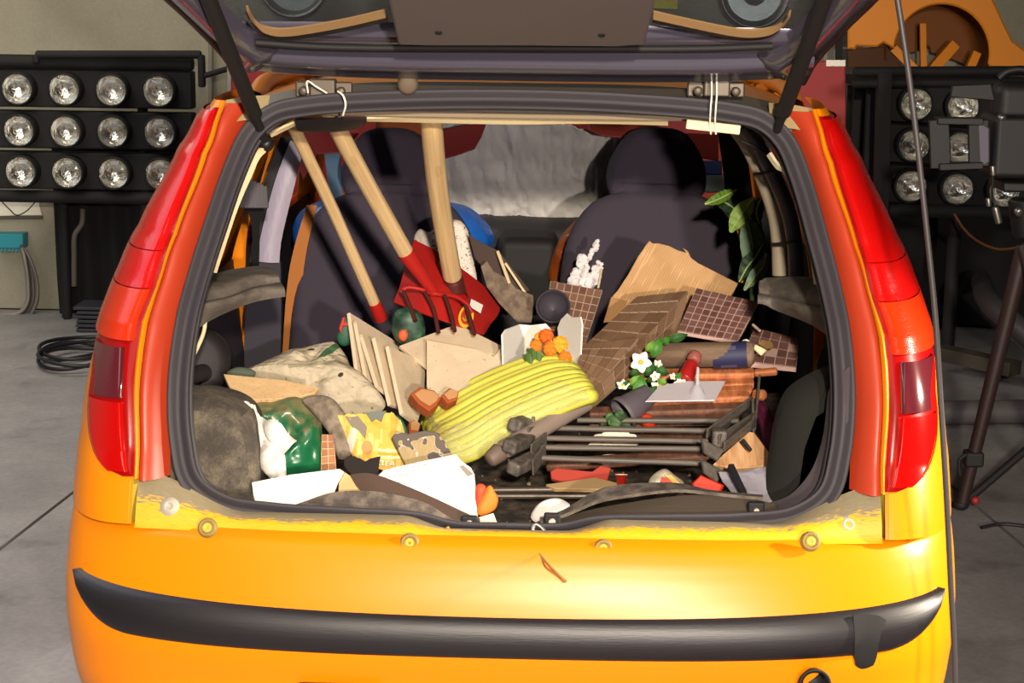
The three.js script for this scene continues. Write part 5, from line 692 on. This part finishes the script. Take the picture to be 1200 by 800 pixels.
{ // big leafy plant by the right pillar
  const t = thing('leafy_plant', 'plant with large broad green leaves standing by the right door', 'plant'), gm = [mat(0x5e8426, .5), mat(0x87a650, .5), mat(0x6f8a72, .5), mat(0x1f3a22, .55)];
  const leaf = (mid, wid, m, z) => { const cv = mid.map((q, i) => P(q[0], q[1], z + (q[2] || 0))); const g = patch([0, 1, 2, 3, 4].map(k => cv.map((p, i) => { const a = cv[Math.max(i - 1, 0)], b = cv[Math.min(i + 1, cv.length - 1)], d = b.clone().sub(a).normalize(), s = V(-d.y, d.x, 0), w = wid * Math.sin(Math.PI * clamp(i / (cv.length - 1) * .9 + .06, 0, 1)), f = (k - 2) / 2; return p.clone().addScaledVector(s, f * w).add(V(0, 0, -Math.abs(f) * w * .35)); })), 20, 12, (u, v) => .002 * Math.sin(u * 40)); const o = part(t, 'leaf', thick(g, .0012), m); part(o, 'midrib', tube(cv.map(p => p.clone().add(V(0, 0, .003))), .002, 16, 6), mat(0xa9bf74, .5)); };
  leaf([[826, 239], [840, 234], [852, 228], [863, 222]], .014, gm[0], -1.30); leaf([[856, 272], [864, 258], [874, 244], [884, 231]], .022, gm[1], -1.27); leaf([[888, 330, .0], [884, 300], [880, 276], [872, 250]], .030, gm[2], -1.32); leaf([[866, 330], [876, 312], [886, 300], [894, 285]], .02, gm[3], -1.29); leaf([[834, 230], [848, 236], [862, 246], [872, 262]], .02, gm[3], -1.36); leaf([[890, 262], [886, 250], [888, 240], [892, 232]], .02, gm[3], -1.34); leaf([[900, 300], [892, 290], [886, 262], [890, 240]], .016, gm[3], -1.38); leaf([[872, 340], [884, 325], [894, 312], [898, 296]], .016, gm[2], -1.25);
  part(t, 'stem', [tube([P(882, 360, -1.34), P(880, 320, -1.34), P(872, 270, -1.34), P(864, 240, -1.33)], .006, 20, 8), tube([V(P(882, 360, -1.34).x, .66, -1.34), P(882, 400, -1.34), P(882, 360, -1.34)], .007, 10, 8)], mat(0x46602a, .6)); settle(t);
  solo('plastic_strip', thick(patch([[P(862, 264, -1.4), P(867, 266, -1.4)], [P(869, 296, -1.4), P(875, 300, -1.4)], [P(866, 330, -1.4), P(874, 332, -1.4)]], 4, 16), .003), mat(0xd98a20, .5), 'narrow orange strip between the right front seat and the leafy plant', 'strip');
  // white flowers on the mosaic
  const f = thing('flower_bunch', 'bunch of white flowers with yellow centres and green leaves right of the diagonal mosaic sheet', 'flowers'), mW = mat(0xeee9dc, .6), mYc = mat(0xe0b020, .6), mG = [mat(0x3f7a28, .55), mat(0x2c5a24, .6), mat(0x6d9a3c, .55)];
  const flw = (px, py, z, R, tilt, n = 5) => { const c = P(px, py, z), gs = []; for (let i = 0; i < n; i++) { const a = i / n * 6.283 + px; const g = grid(4, 5, (u, v) => V((u - .5) * .9 * Math.sin(Math.PI * (v * .8 + .12)), v, .18 * v * v - .1 * Math.pow((u - .5) * 2, 2))); g.scale(R * .9, R, R); g.rotateZ(a); g.rotateX(-tilt); g.translate(c.x, c.y, c.z); g.computeVertexNormals(); gs.push(g); } const o = part(f, 'flower', gs, mW); const s = new THREE.IcosahedronGeometry(R * .24, 2); s.scale(1, 1, .6); s.translate(c.x, c.y, c.z + R * .08); part(o, 'centre', s, mYc); };
  flw(751, 424, -.72, .023, .3); flw(771, 426, -.74, .010, .8); flw(774, 453, -.69, .02, .9); flw(730, 451, -.69, .014, .9); flw(797, 449, -.69, .013, .6); flw(768, 441, -.70, .011, .4); flw(789, 441, -.70, .008, .6);
  const lf = (x0, y0, x1, y1, w, m, z) => { const a = P(x0, y0, z), b = P(x1, y1, z), d = b.clone().sub(a), s = V(-d.y, d.x, 0).normalize(); part(f, 'leaf', thick(grid(8, 4, (u, v) => a.clone().addScaledVector(d, u).addScaledVector(s, (v - .5) * 2 * w * Math.sin(Math.PI * Math.min(1, u * .94 + .03))).add(V(0, 0, .012 * Math.sin(u * 3) - .01 * Math.abs(v - .5)))), .001), m); };
  lf(764, 420, 774, 396, .012, mG[0], -.74); lf(756, 412, 768, 400, .009, mG[2], -.74); lf(748, 470, 752, 440, .016, mG[0], -.70); lf(735, 452, 752, 440, .010, mG[2], -.71); lf(760, 466, 770, 452, .012, mG[1], -.69); lf(766, 430, 784, 438, .010, mG[1], -.74); lf(752, 436, 768, 432, .010, mG[1], -.73); lf(772, 470, 764, 456, .012, mG[0], -.68); lf(738, 440, 750, 432, .009, mG[1], -.72); lf(790, 444, 800, 436, .006, mG[0], -.70); lf(774, 402, 786, 396, .008, mG[0], -.76); lf(780, 398, 806, 392, .010, mG[1], -.80); lf(770, 444, 782, 450, .008, mG[2], -.695); lf(744, 462, 758, 452, .010, mG[1], -.70); lf(760, 440, 766, 424, .008, mG[1], -.735); lf(728, 455, 738, 446, .008, mG[1], -.70); lf(758, 448, 770, 440, .009, mG[1], -.72);
  for (const q of [[[748, 470], [754, 448], [752, 426]], [[760, 468], [768, 446], [770, 428]], [[756, 468], [778, 452], [797, 450]], [[752, 468], [742, 456], [731, 452]]]) part(f, 'stem', tube(q.map(p => P(p[0], p[1], -.73)), .002, 14, 6), mG[1]);
  settle(f);
}
{ // paper roll with blue label, slats, clear funnel, red bottle
  const r = thing('paper_roll', 'brown paper roll with a blue label under the reddish mosaic sheets', 'paper roll');
  const lm = canvasTex(256, 128, (c) => { c.fillStyle = '#24264a'; c.fillRect(0, 0, 256, 128); c.fillStyle = '#4b4a66'; for (let i = 0; i < 7; i++) c.fillRect(20 + i * 32, 40, 14, 60); });
  part(r, 'roll', [rod(P(768, 416, -.80), P(884, 415, -.78), .026, .028, 24)], mat(0xffffff, .85, { map: speck([92, 72, 56], [128, 104, 84], 8) })); const a = P(836, 417, -.79), b = P(876, 415, -.78), lg = new THREE.CylinderGeometry(.0288, .0282, a.distanceTo(b), 28, 1, true, Math.PI * .0, Math.PI); lg.applyQuaternion(new THREE.Quaternion().setFromUnitVectors(V(0, 1, 0), b.clone().sub(a).normalize())); const mc = a.clone().add(b).multiplyScalar(.5); lg.translate(mc.x, mc.y, mc.z); const lg2 = lg.clone(); part(r, 'label', [new THREE.CylinderGeometry(.0290, .0284, a.distanceTo(b), 28, 1, true).applyQuaternion(new THREE.Quaternion().setFromUnitVectors(V(0, 1, 0), b.clone().sub(a).normalize())).translate(mc.x, mc.y, mc.z)], mat(0xffffff, .6, { map: lm }), 'faded dark blue label'); settle(r);
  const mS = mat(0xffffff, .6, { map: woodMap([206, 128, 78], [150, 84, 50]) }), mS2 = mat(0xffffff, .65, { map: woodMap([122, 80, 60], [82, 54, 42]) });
  const slats = [[700, 462, 884, 437, -.80, 'topmost'], [800, 452, 884, 449, -.775, 'second from the top'], [796, 461, 882, 457, -.75, 'third from the top'], [740, 470, 878, 464, -.725, 'fourth from the top'], [690, 484, 870, 478, -.70, 'fifth from the top'], [690, 496, 866, 490, -.675, 'sixth from the top'], [650, 520, 850, 512, -.62, 'seventh from the top'], [640, 545, 840, 532, -.56, 'lowest']];
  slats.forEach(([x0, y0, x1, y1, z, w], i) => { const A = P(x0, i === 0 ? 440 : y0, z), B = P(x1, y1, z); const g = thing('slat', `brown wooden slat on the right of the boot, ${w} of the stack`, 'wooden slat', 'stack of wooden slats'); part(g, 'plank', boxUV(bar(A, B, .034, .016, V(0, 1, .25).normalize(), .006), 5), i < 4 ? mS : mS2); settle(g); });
  solo('dowel', rod(P(884, 462, -.70), P(896, 463, -.68), .012), mS, 'round wooden dowel end right of the slats', 'dowel'); solo('dowel', rod(P(884, 437, -.80), P(911, 435, -.79), .009), mS, 'wooden dowel under the broken mosaic sheet', 'dowel');
  const mCl = phys(0xf2f2f6, .12, { transmission: .7, thickness: 0, ior: 1.45 });
  const cs = PL(810, 460, -.66, 1.1); solo('plastic_tray', slab([[756, 470], [772, 452], [800, 446], [850, 446], [838, 469]], cs, .004), phys(0xc9c2c8, .25, { transmission: .25, thickness: 0 }), 'milky clear plastic tray in front of the red bottle', 'plastic tray');
  const fn = thing('funnel', 'small clear plastic funnel standing on the milky tray', 'funnel'), fc = P(817, 458, -.66); part(fn, 'cone', new THREE.LatheGeometry([[.024, -.014], [.022, -.012], [.006, .012], [.004, .014]].map(q => new THREE.Vector2(...q)), 24).translate(fc.x, fc.y, fc.z), mCl); part(fn, 'spout', new THREE.LatheGeometry([[.0045, .013], [.003, .05], [.002, .05], [.0035, .013]].map(q => new THREE.Vector2(...q)), 16).translate(fc.x, fc.y, fc.z), mCl); settle(fn);
  const bt = thing('bottle', 'small red bottle lying between the white flowers and the slats', 'bottle'); part(bt, 'body', rod(P(802, 446, -.70), P(812, 424, -.73), .018, .015, 20), phys(0x9c1c1c, .3, { clearcoat: .4 })); part(bt, 'cap', rod(P(812, 424, -.73), P(816, 413, -.745), .0155, .014, 20), mat(0x93524a, .5)); settle(bt);
}
{ // grey metal rack of rods with angled end plates
  const t = thing('rod_rack', 'dusty grey metal rack of thin rods with angled end plates, right of the hose', 'metal rack'), m = mat(0xffffff, .6, { metalness: .25, map: speck([74, 68, 64], [112, 104, 95], 10, { rep: [2, 2] }) });
  [[682, 492, 866, 493, -.62], [636, 501, 846, 505, -.57], [634, 513, 830, 517, -.53], [636, 524, 828, 526, -.50], [634, 536, 828, 543, -.47]].forEach(a => part(t, 'rod', rod(P(a[0] - 6, a[1], a[4]), P(a[2], a[3], a[4]), .006), m));
  const foot = (q, lab) => { const a = P(...q[0]), b = P(...q[1]); part(t, 'end_pad', boxUV(bar(a, b, .03, .028, V(0, 1, .5).normalize(), .007), 6), m, lab); };
  foot([[602, 499, -.50], [622, 494, -.58]]); foot([[596, 524, -.42], [624, 512, -.52]]); foot([[600, 550, -.40], [626, 537, -.47]]);
  for (const [x0, y0, x1, y1, z] of [[620, 496, 664, 480, -.62], [618, 512, 640, 503, -.55], [622, 530, 640, 515, -.52], [624, 548, 639, 528, -.485]]) part(t, 'fin', bar(P(x0, y0, z + .06), P(x1, y1, z), .004, .036, V(0, 1, .2).normalize(), .0015), m);
  part(t, 'upright', [bar(P(625, 488, -.55), P(626, 512, -.53), .008, .014, V(0, 0, 1))], m); part(t, 'upright', [bar(P(629, 515, -.51), P(628, 536, -.50), .008, .014, V(0, 0, 1))], m);
  part(t, 'end_plate', slab([[823, 514], [827, 516], [850, 527], [841, 541], [826, 531]], PL(836, 527, -.44, .1, .4), .012, .003), m); part(t, 'end_plate', slab([[823, 540], [828, 541], [850, 552], [841, 566], [826, 555]], PL(836, 553, -.42, .1, .4), .012, .003), m);
  for (const [x0, y0, x1, y1, z0, z1] of [[828, 508, 880, 470, -.52, -.66], [842, 515, 884, 488, -.48, -.62], [836, 512, 868, 480, -.54, -.66], [848, 524, 886, 494, -.46, -.58]]) part(t, 'arm', bar(P(x0, y0, z0), P(x1, y1, z1), .004, .022, V(0, 1, .3).normalize(), .0015), m);
  part(t, 'upright', [bar(P(882, 468, -.64), P(883, 520, -.58), .006, .016, V(0, 0, 1))], m); part(t, 'upright', [bar(P(890, 440, -.70), P(884, 505, -.60), .005, .012, V(0, 0, 1))], m); part(t, 'joint_block', box(.03, .035, .03, P(843, 513, -.50).x, P(843, 513, -.50).y, -.50, .006), m); settle(t);
}
{ // small things between and below the rods
  const pot = thing('plant_pot', 'tipped grey plant pot with green leaves spilling out, behind the rods', 'pot'), a = P(724, 484, -.64), ax = V(-.75, -.45, .5).normalize();
  const lg = new THREE.LatheGeometry([[0, -.055], [.022, -.055], [.033, .01], [.036, .012], [.036, .022], [.031, .022], [.028, -.02], [0, -.03]].map(q => new THREE.Vector2(...q)), 32); lg.applyQuaternion(new THREE.Quaternion().setFromUnitVectors(V(0, 1, 0), ax)); const c = P(738, 478, -.66); lg.translate(c.x, c.y, c.z); part(pot, 'body', lg, mat(0x59525a, .6));
  for (let i = 0; i < 12; i++) { const p = P(rr(702, 738), rr(480, 510), -.62 + rr(-.02, .02)); const g = new THREE.SphereGeometry(rr(.008, .014), 10, 8); g.scale(1.3, .8, .4); g.rotateZ(rr(-1, 1)); g.rotateY(rr(-.6, .6)); g.translate(p.x, p.y, p.z); part(pot, 'leaf', g, mat([0x34552a, 0x486a36, 0x27401f][i % 3], .6)); } settle(pot);
  const w = thing('flower_bunch', 'white artificial blossoms crushed under the rods of the grey rack', 'flowers'); for (const [x, y, s] of [[706, 512, 10], [722, 509, 16], [738, 512, 8], [704, 522, 14], [724, 522, 24], [716, 536, 12]]) part(w, 'petal', pillow([[x - s, y - 2], [x, y - 4], [x + s, y - 2], [x + s * .8, y + 4], [x, y + 5], [x - s, y + 3]], PL(x, y, -.57, .8), .004, { rings: 6, seg: 20, amp: .003 }), mat(0xe4dccb, .7)); settle(w);
  const tomato = (out, z, col, lab, name, cat, T = .02) => solo(name, pillow(out, PL(out[0][0], out[0][1], z, .4), T, { rings: 10, seg: 28, amp: .004 }), phys(col, .35, { clearcoat: .3 }), lab, cat);
  tomato([[750, 490], [754, 485], [763, 486], [768, 494], [768, 501], [756, 502], [751, 497]], -.655, 0xd23a18, 'bright red plastic cap right of the tipped grey pot', 'cap', 'cap');
  solo('cloth', uvFit(slab([[645, 552], [652, 548], [694, 552], [704, 545], [716, 548], [712, 562], [660, 564], [646, 560]], PL(680, 555, -.44, .7), .012), PL(680, 555, -.44, .7)), mat(0xa23424, .7), 'dull red cloth strip under the rods of the grey rack', 'cloth');
  solo('stick', uvFit(slab([[640, 567], [697, 559], [728, 566], [728, 572], [700, 573], [650, 572]], PL(680, 567, -.40, 1.1), .01), PL(680, 567, -.40, 1.1)), mat(0x9c8058, .8), 'flat split stick in front of the red cloth strip', 'stick');
  const cup = thing('cup', 'small translucent red cup beside the flat stick', 'cup'), cc = P(728, 563, -.40); part(cup, 'body', new THREE.LatheGeometry([[0, -.012], [.008, -.012], [.011, .012], [.010, .012], [.007, -.010], [0, -.010]].map(q => new THREE.Vector2(...q)), 20).translate(cc.x, cc.y, cc.z), phys(0xb9281c, .2, { transmission: .4, thickness: 0 })); part(cup, 'rim', new THREE.TorusGeometry(.0115, .001, 8, 28).rotateX(1.3).translate(cc.x, cc.y + .012, cc.z), mat(0xd9c8b8, .3)); settle(cup);
  const pk = thing('packet', 'red and yellow foil packet behind the right sill cover', 'packet'), pp = PL(780, 562, -.36, .5); part(pk, 'body', pillow([[760, 565], [768, 554], [780, 549], [790, 556], [802, 566], [796, 578], [766, 578]], pp, .014, { amp: .006, rings: 10, seg: 30 }), phys(0xb8b09a, .3, { metalness: .4 })); part(pk, 'red_print', slab([[770, 574], [776, 558], [788, 563], [794, 574]], { ...pp, o: pp.o.clone().addScaledVector(pp.n, .015) }, .002, .0005), mat(0xc8402a, .5)); part(pk, 'yellow_print', slab([[778, 556], [786, 556], [802, 570], [796, 572]], { ...pp, o: pp.o.clone().addScaledVector(pp.n, .016) }, .002, .0005), mat(0xd8a648, .5)); settle(pk);
  solo('box', slab([[811, 566], [821, 556], [848, 568], [842, 580], [826, 577], [812, 572]], PL(828, 568, -.36, .5, -.2), .02, .003), mat(0xd22f12, .5), 'bright red box under the lower end plate of the grey rack', 'box');
  solo('board', uvFit(slab([[836, 543], [849, 530], [878, 505], [884, 506], [907, 537], [907, 545], [858, 549]], PL(880, 530, -.50, 1.0), .018, .002), PL(880, 530, -.50, 1.0)), mat(0xffffff, .65, { map: woodMap([206, 164, 120], [176, 126, 82]) }), 'pale wooden board corner at the right end of the grey rack', 'board');
  solo('bolt', rod(P(870, 515, -.485), P(880, 528, -.47), .004), mBlack, 'black bolt lying on the pale board corner', 'bolt');
  solo('bottle', tube([P(886, 470, -.72), P(896, 490, -.66), P(902, 512, -.60), P(900, 532, -.56)], .017, 24, 14), phys(0x4e1634, .3, { clearcoat: .4 }), 'dark purple curved bottle beside the right wheel arch', 'bottle');
  const ws = PL(885, 565, -.36, .3); solo('paper', thick(patch(pr([[[842, 554, -.40], [868, 552, -.41], [890, 549, -.42], [909, 543, -.43]], [[848, 566, -.37], [870, 566, -.37], [890, 568, -.37], [908, 566, -.38]], [[860, 580, -.32], [876, 582, -.32], [892, 588, -.32], [904, 594, -.31]]]), 24, 20, (u, v) => .006 * (fbm(u * 5, v * 5, 3, 3) - .5)), .002), mat(0x9a96a0, .7), 'pale grey sheet under the board corner by the right wheel arch', 'paper');
  solo('rail', bar(P(856, 546, -.38), P(872, 580, -.30), .012, .014), mDark, 'short black bar across the pale grey sheet', 'bar');
  for (const [x0, y0, x1, y1, w] of [[572, 574, 702, 573, 'rear'], [572, 581, 696, 581, 'front']]) solo('iron_bar', rod(P(x0, y0, -.40), P(x1, y1, -.40 + .0), .0058), mat(0x5c534c, .45, { metalness: .6 }), `thin iron bar lying across the boot floor behind the striker, ${w} one of two`, 'iron bar', 'iron bars');
  const wf = PL(645, 598, -.30, .5); solo('plaster_piece', pillow([[622, 606], [626, 596], [634, 588], [645, 584], [656, 584], [668, 592], [662, 602], [646, 606], [636, 611], [628, 612]], wf, .012, { amp: .006, sc: 40, rings: 10, seg: 36, pow: .3 }), mat(0xddd6d2, .8), 'white plaster fragment behind the latch', 'plaster');
  const cr = []; for (let i = 0; i < 420; i++) { const p = V(rr(-.5, .5), .651, rr(-1.3, -.22)); const g = new THREE.IcosahedronGeometry(rr(.001, .0045), 0); g.translate(p.x, p.y, p.z); cr.push(g); } const crumbs = solo('crumbs', cr, mat(0x8c7a62, .95), 'tan rubble crumbs scattered over the boot floor', 'rubble'); crumbs.userData.kind = 'stuff';
    const of = thing('flower', 'crumpled orange cloth flower at the right end of the front carton', 'flower'), opl = PL(570, 588, -.24, .2, .3); part(of, 'petal', pillow([[559, 568], [566, 567], [571, 574], [566, 590], [560, 594], [557, 580]], opl, .012, { amp: .003, rings: 8, seg: 24 }), mat(0xd94a24, .7), 'redder petal'); part(of, 'petal', pillow([[566, 580], [574, 568], [580, 576], [584, 584], [580, 597], [562, 604], [559, 598]], { ...opl, o: opl.o.clone().addScaledVector(opl.n, .008) }, .012, { amp: .003, rings: 8, seg: 24 }), mat(0xe8761c, .7), 'orange petal'); settle(of);
  const cd = PL(570, 610, -.20, .35); solo('card', slab([[561, 606], [578, 601], [585, 619], [564, 623]], cd, .003, .0008), mat(0xe6dfb8, .7), 'small cream card under the orange cloth flower', 'card');
  solo('twig', tube([P(525, 624, -.125), P(540, 632, -.115), P(562, 640, -.105), P(588, 647, -.095)], .0035, 20, 6), mat(0x6a4a2c, .8), 'brown twig lying along the sill left of the striker', 'twig');
  const tw = thing('twig', 'forked tan twig hanging over the bumper edge below the latch', 'twig'); part(tw, 'stalk', tube([P(626, 639, -.075), P(634, 650, -.045), P(648, 666, -.012), P(664, 681, .004)], .002, 20, 6), mat(0xa07840, .8)); part(tw, 'fork', tube([P(634, 650, -.045), P(640, 664, -.02), P(654, 674, -.004), P(662, 681, .006)], .0015, 20, 6), mat(0x8c5f30, .8)); settle(tw);
  solo('wire', tube([P(596, 646, -.098), P(680, 642, -.11), P(696, 634, -.12)], .002, 12, 6), mSteel, 'thin bright wire along the sill right of the striker', 'wire');
  solo('wire', tube([P(524, 618, -.12), P(530, 628, -.11), P(528, 634, -.105)], .004, 10, 6), mat(0xb87a2a, .6), 'short orange wire end at the left of the latch', 'wire');
}
{ // white cartons at the front
  const t = thing('carton', 'flattened white carton with printed lines and a dark patch for its torn hole, nearest the bumper', 'carton');
  const txt = canvasTex(512, 256, (c, w, h) => { c.fillStyle = '#e9e5de'; c.fillRect(0, 0, w, h); c.fillStyle = '#8a8784'; for (const [x, y, n] of [[40, 70, 30], [40, 100, 24], [60, 126, 12]]) for (let i = 0; i < n; i++) c.fillRect(x + i * 7 + (i % 4), y - i * .9, 5, 5); c.fillStyle = '#c4c0ba'; c.fillRect(30, 40, 420, 4); });
  const a = PL(350, 570, -.255, .45, .1), b = PL(500, 570, -.255, .45, -.05);
  part(t, 'panel', slab([[295, 565], [340, 556], [398, 549], [404, 553], [396, 566], [390, 582], [353, 598], [304, 600], [300, 592], [297, 580]], a, .004, .001), mat(0xe9e5de, .7), 'left panel');
  part(t, 'panel', uvFit(slab([[440, 560], [450, 550], [500, 539], [534, 532], [541, 540], [552, 548], [556, 556], [560, 607], [553, 608], [490, 576]], b, .004, .001), b), mat(0xffffff, .7, { map: txt }), 'printed right panel');
  part(t, 'inner_flap', thick(patch([[P(410, 557, -.262), P(437, 556, -.262), P(490, 576, -.245), P(554, 606, -.215)], [P(418, 570, -.245), P(440, 572, -.24), P(484, 588, -.225), P(540, 612, -.20)], [P(428, 579, -.235), P(448, 582, -.23), P(480, 592, -.22), P(530, 614, -.20)]], 20, 8), .003), mat(0x46342a, .9), 'brown inner flap');
  part(t, 'torn_hole_shade', slab([[403, 538], [408, 534], [415, 534], [421, 537], [427, 541], [434, 537], [446, 534], [444, 546], [443, 557], [430, 560], [416, 560], [408, 552], [403, 545]], PL(424, 546, -.275, .3), .004, .001), mat(0x1c1512, .95), 'dark sheet put in for the shade inside the torn opening');  // dark slab painted in as the unlit inside of the tear
  part(t, 'torn_edge', slab([[397, 566], [404, 553], [411, 558], [420, 572], [430, 580], [396, 582]], PL(410, 570, -.25, .4), .004, .001), mat(0xc8a26c, .8), 'tan torn edge');
  part(t, 'tape', slab([[538, 546], [543, 545], [555, 555], [548, 558]], { ...b, o: b.o.clone().addScaledVector(b.n, .002) }, .002, .0005), mat(0x8c7f70, .7), 'scuffed corner'); settle(t);
}
{ // hangers: strings and wooden toggle under the roof edge, hanging cable beside the car
  solo('string', tube([P(361, 109, -.46), P(360, 95, -.46), P(370, 101, -.46), P(383, 109, -.47)], .0018, 20, 6), mStringW, 'short white string tied to the left tailgate hinge', 'string');
  solo('string', tube([P(396, 107, -.465), P(402, 112, -.455), P(405, 122, -.452), P(402, 135, -.47)], .0022, 20, 6), mStringW, 'white string looped over the rubber seal near the left hinge', 'string');
  const t = thing('toggle', 'pale wooden toggle tied under the seal near the right tailgate hinge', 'toggle'); part(t, 'block', boxUV(bar(P(804, 145, -.49), P(867, 152, -.49), .02, .018, V(0, 1, 0), .002), 5), mat(0xffffff, .6, { map: woodMap([232, 214, 176], [208, 184, 142]) })); for (const x of [834, 840]) part(t, 'string', tube([P(x, 96, -.47), P(x, 112, -.458), P(x - 1, 124, -.455), P(x - 2, 145, -.474), P(x - 1, 157, -.485)], .0018, 24, 6), mStringW); settle(t);
  solo('hanging_cable', tube([V(P(1046, -40, .12).x - .03, 3.6, .12), P(1046, -40, .12), P(1052, 0, .12), P(1068, 110, .12), P(1085, 260, .12), P(1096, 370, .12), P(1101, 450, .12), P(1108, 560, .12), P(1114, 680, .12), P(1119, 800, .12), V(P(1120, 830, .12).x + .01, .01, .12)], .0048, 120, 10), mat(0x353132, .5), 'long grey cable hanging from above in front of the right tail lamp', 'cable');
}
{ // film camera on its tripod, at the right edge
  const z = -2.6, t = thing('film_camera', 'black film camera with a square lens hood on the tripod at the right edge', 'camera'), c = P(1175, 165, z), mC = mat(0x08070a, .6);
  part(t, 'body', box(.26, .19, .22, P(1205, 170, z).x, P(1205, 170, z).y, z, .02), mC); part(t, 'lens_hood', [bar(P(1097, 141, z + .08), P(1150, 142, z + .08), .06, .02, V(0, 1, 0)), bar(P(1099, 195, z + .08), P(1150, 193, z + .08), .06, .02, V(0, 1, 0)), bar(P(1100, 140, z + .08), P(1102, 197, z + .08), .06, .018, V(0, 0, 1)), bar(P(1146, 141, z + .08), P(1147, 195, z + .08), .06, .018, V(0, 0, 1))], mC, 'square lens hood'); part(t, 'hood_side', slab([[1146, 142], [1160, 150], [1160, 190], [1148, 197]], PL(1150, 170, z + .09), .02, .004), mat(0x4b4554, .5)); part(t, 'hood_flag', slab([[1116, 100], [1162, 98], [1166, 118], [1114, 114]], PL(1140, 108, z + .06), .015, .003), mC); part(t, 'lens', rod(P(1150, 168, z + .02), P(1172, 168, z - .02), .07, .06, 24), mBlackPl); part(t, 'film_magazine', [box(.17, .13, .12, P(1196, 120, z).x, P(1196, 120, z).y, z - .02, .04)], mC); part(t, 'handle', tube([P(1170, 92, z), P(1180, 84, z), P(1200, 82, z), P(1215, 92, z)], .012, 20, 8), mC); part(t, 'knob', [rod(P(1172, 136, z + .09), P(1176, 140, z + .11), .012)], mSteel);
  for (const q of [[1163, 194, 1164, 206, .009], [1158, 232, 1159, 242, .008], [1166, 242, 1171, 262, .011]]) part(t, 'connector', rod(P(q[0], q[1], z + .1), P(q[2], q[3], z + .1), q[4]), mSteel); part(t, 'cable', tube([P(1164, 204, z + .1), P(1163, 218, z + .11), P(1163, 230, z + .1), P(1167, 245, z + .1)], .004, 20, 6), mBlack); part(t, 'knob', [rod(P(1192, 246, z + .1), P(1196, 250, z + .12), .014)], mSteel); part(t, 'base_plate', box(.2, .03, .2, P(1205, 216, z).x, P(1205, 216, z).y, z, .008), mC); settle(t);
  const k = thing('tripod', 'dark brown tripod standing on the floor at the right edge', 'tripod'), top = P(1205, 228, z), ft = Hh(1126, 596, .012), mL = mat(0x2a1a18, .5);
  part(k, 'head', rod(top.clone().add(V(0, -.01, 0)), top.clone().add(V(0, -.14, 0)), .06, .04, 20), mC);
  const hub = top.clone().add(V(0, -.16, 0)); part(k, 'leg', [rod(hub, ft, .028, .02, 12)], mL); const l2 = V(hub.x + .55, .012, z - .35), l3 = V(hub.x + .2, .012, z + .62); part(k, 'leg', rod(hub, l2, .028, .02, 12), mL); part(k, 'leg', rod(hub, l3, .028, .02, 12), mL);
  const on = f => hub.clone().lerp(ft, f); part(k, 'clamp', [box(.06, .05, .06, on(.8).x, on(.8).y, on(.8).z, .01)], mBlack); part(k, 'clamp_lever', tube([on(.8).add(V(-.03, .02, .03)), on(.8).add(V(-.05, .0, .03)), on(.8).add(V(-.045, -.05, .03))], .006, 12, 6), mBlack); part(k, 'foot', [rod(ft, ft.clone().add(V(0, .03, 0)), .025)], mBlack); part(k, 'foot', [rod(l2, l2.clone().add(V(0, .03, 0)), .025)], mBlack); part(k, 'foot', [rod(l3, l3.clone().add(V(0, .03, 0)), .025)], mBlack);
  part(k, 'spreader', [rod(ft.clone().add(V(.02, .03, 0)), ft.clone().add(V(.30, .24, -.12)), .013)], mBlack); const rb = new THREE.SphereGeometry(.014, 12, 8); rb.translate(ft.x + .04, ft.y + .035, ft.z + .02); part(k, 'marker', rb, mat(0x8c2420, .6), 'small red marker'); settle(k);
  solo('cable', tube([P(1118, 250, -4.98), P(1128, 266, -4.9), P(1145, 282, -4.7), P(1165, 291, -4.5), P(1194, 290, -4.0), P(1206, 280, -2.7)], .006, 24, 6), mat(0x7a4520, .6), 'thin orange cable sagging in the dark behind the tripod', 'cable');
  solo('cable', tube([Hh(1150, 618, .008), Hh(1175, 614, .008), Hh(1215, 618, .008)], .006, 16, 6), mat(0x1c1a1e, .6), 'thin black cable on the floor right of the tripod foot', 'cable');
}

renderer.render(scene, camera);
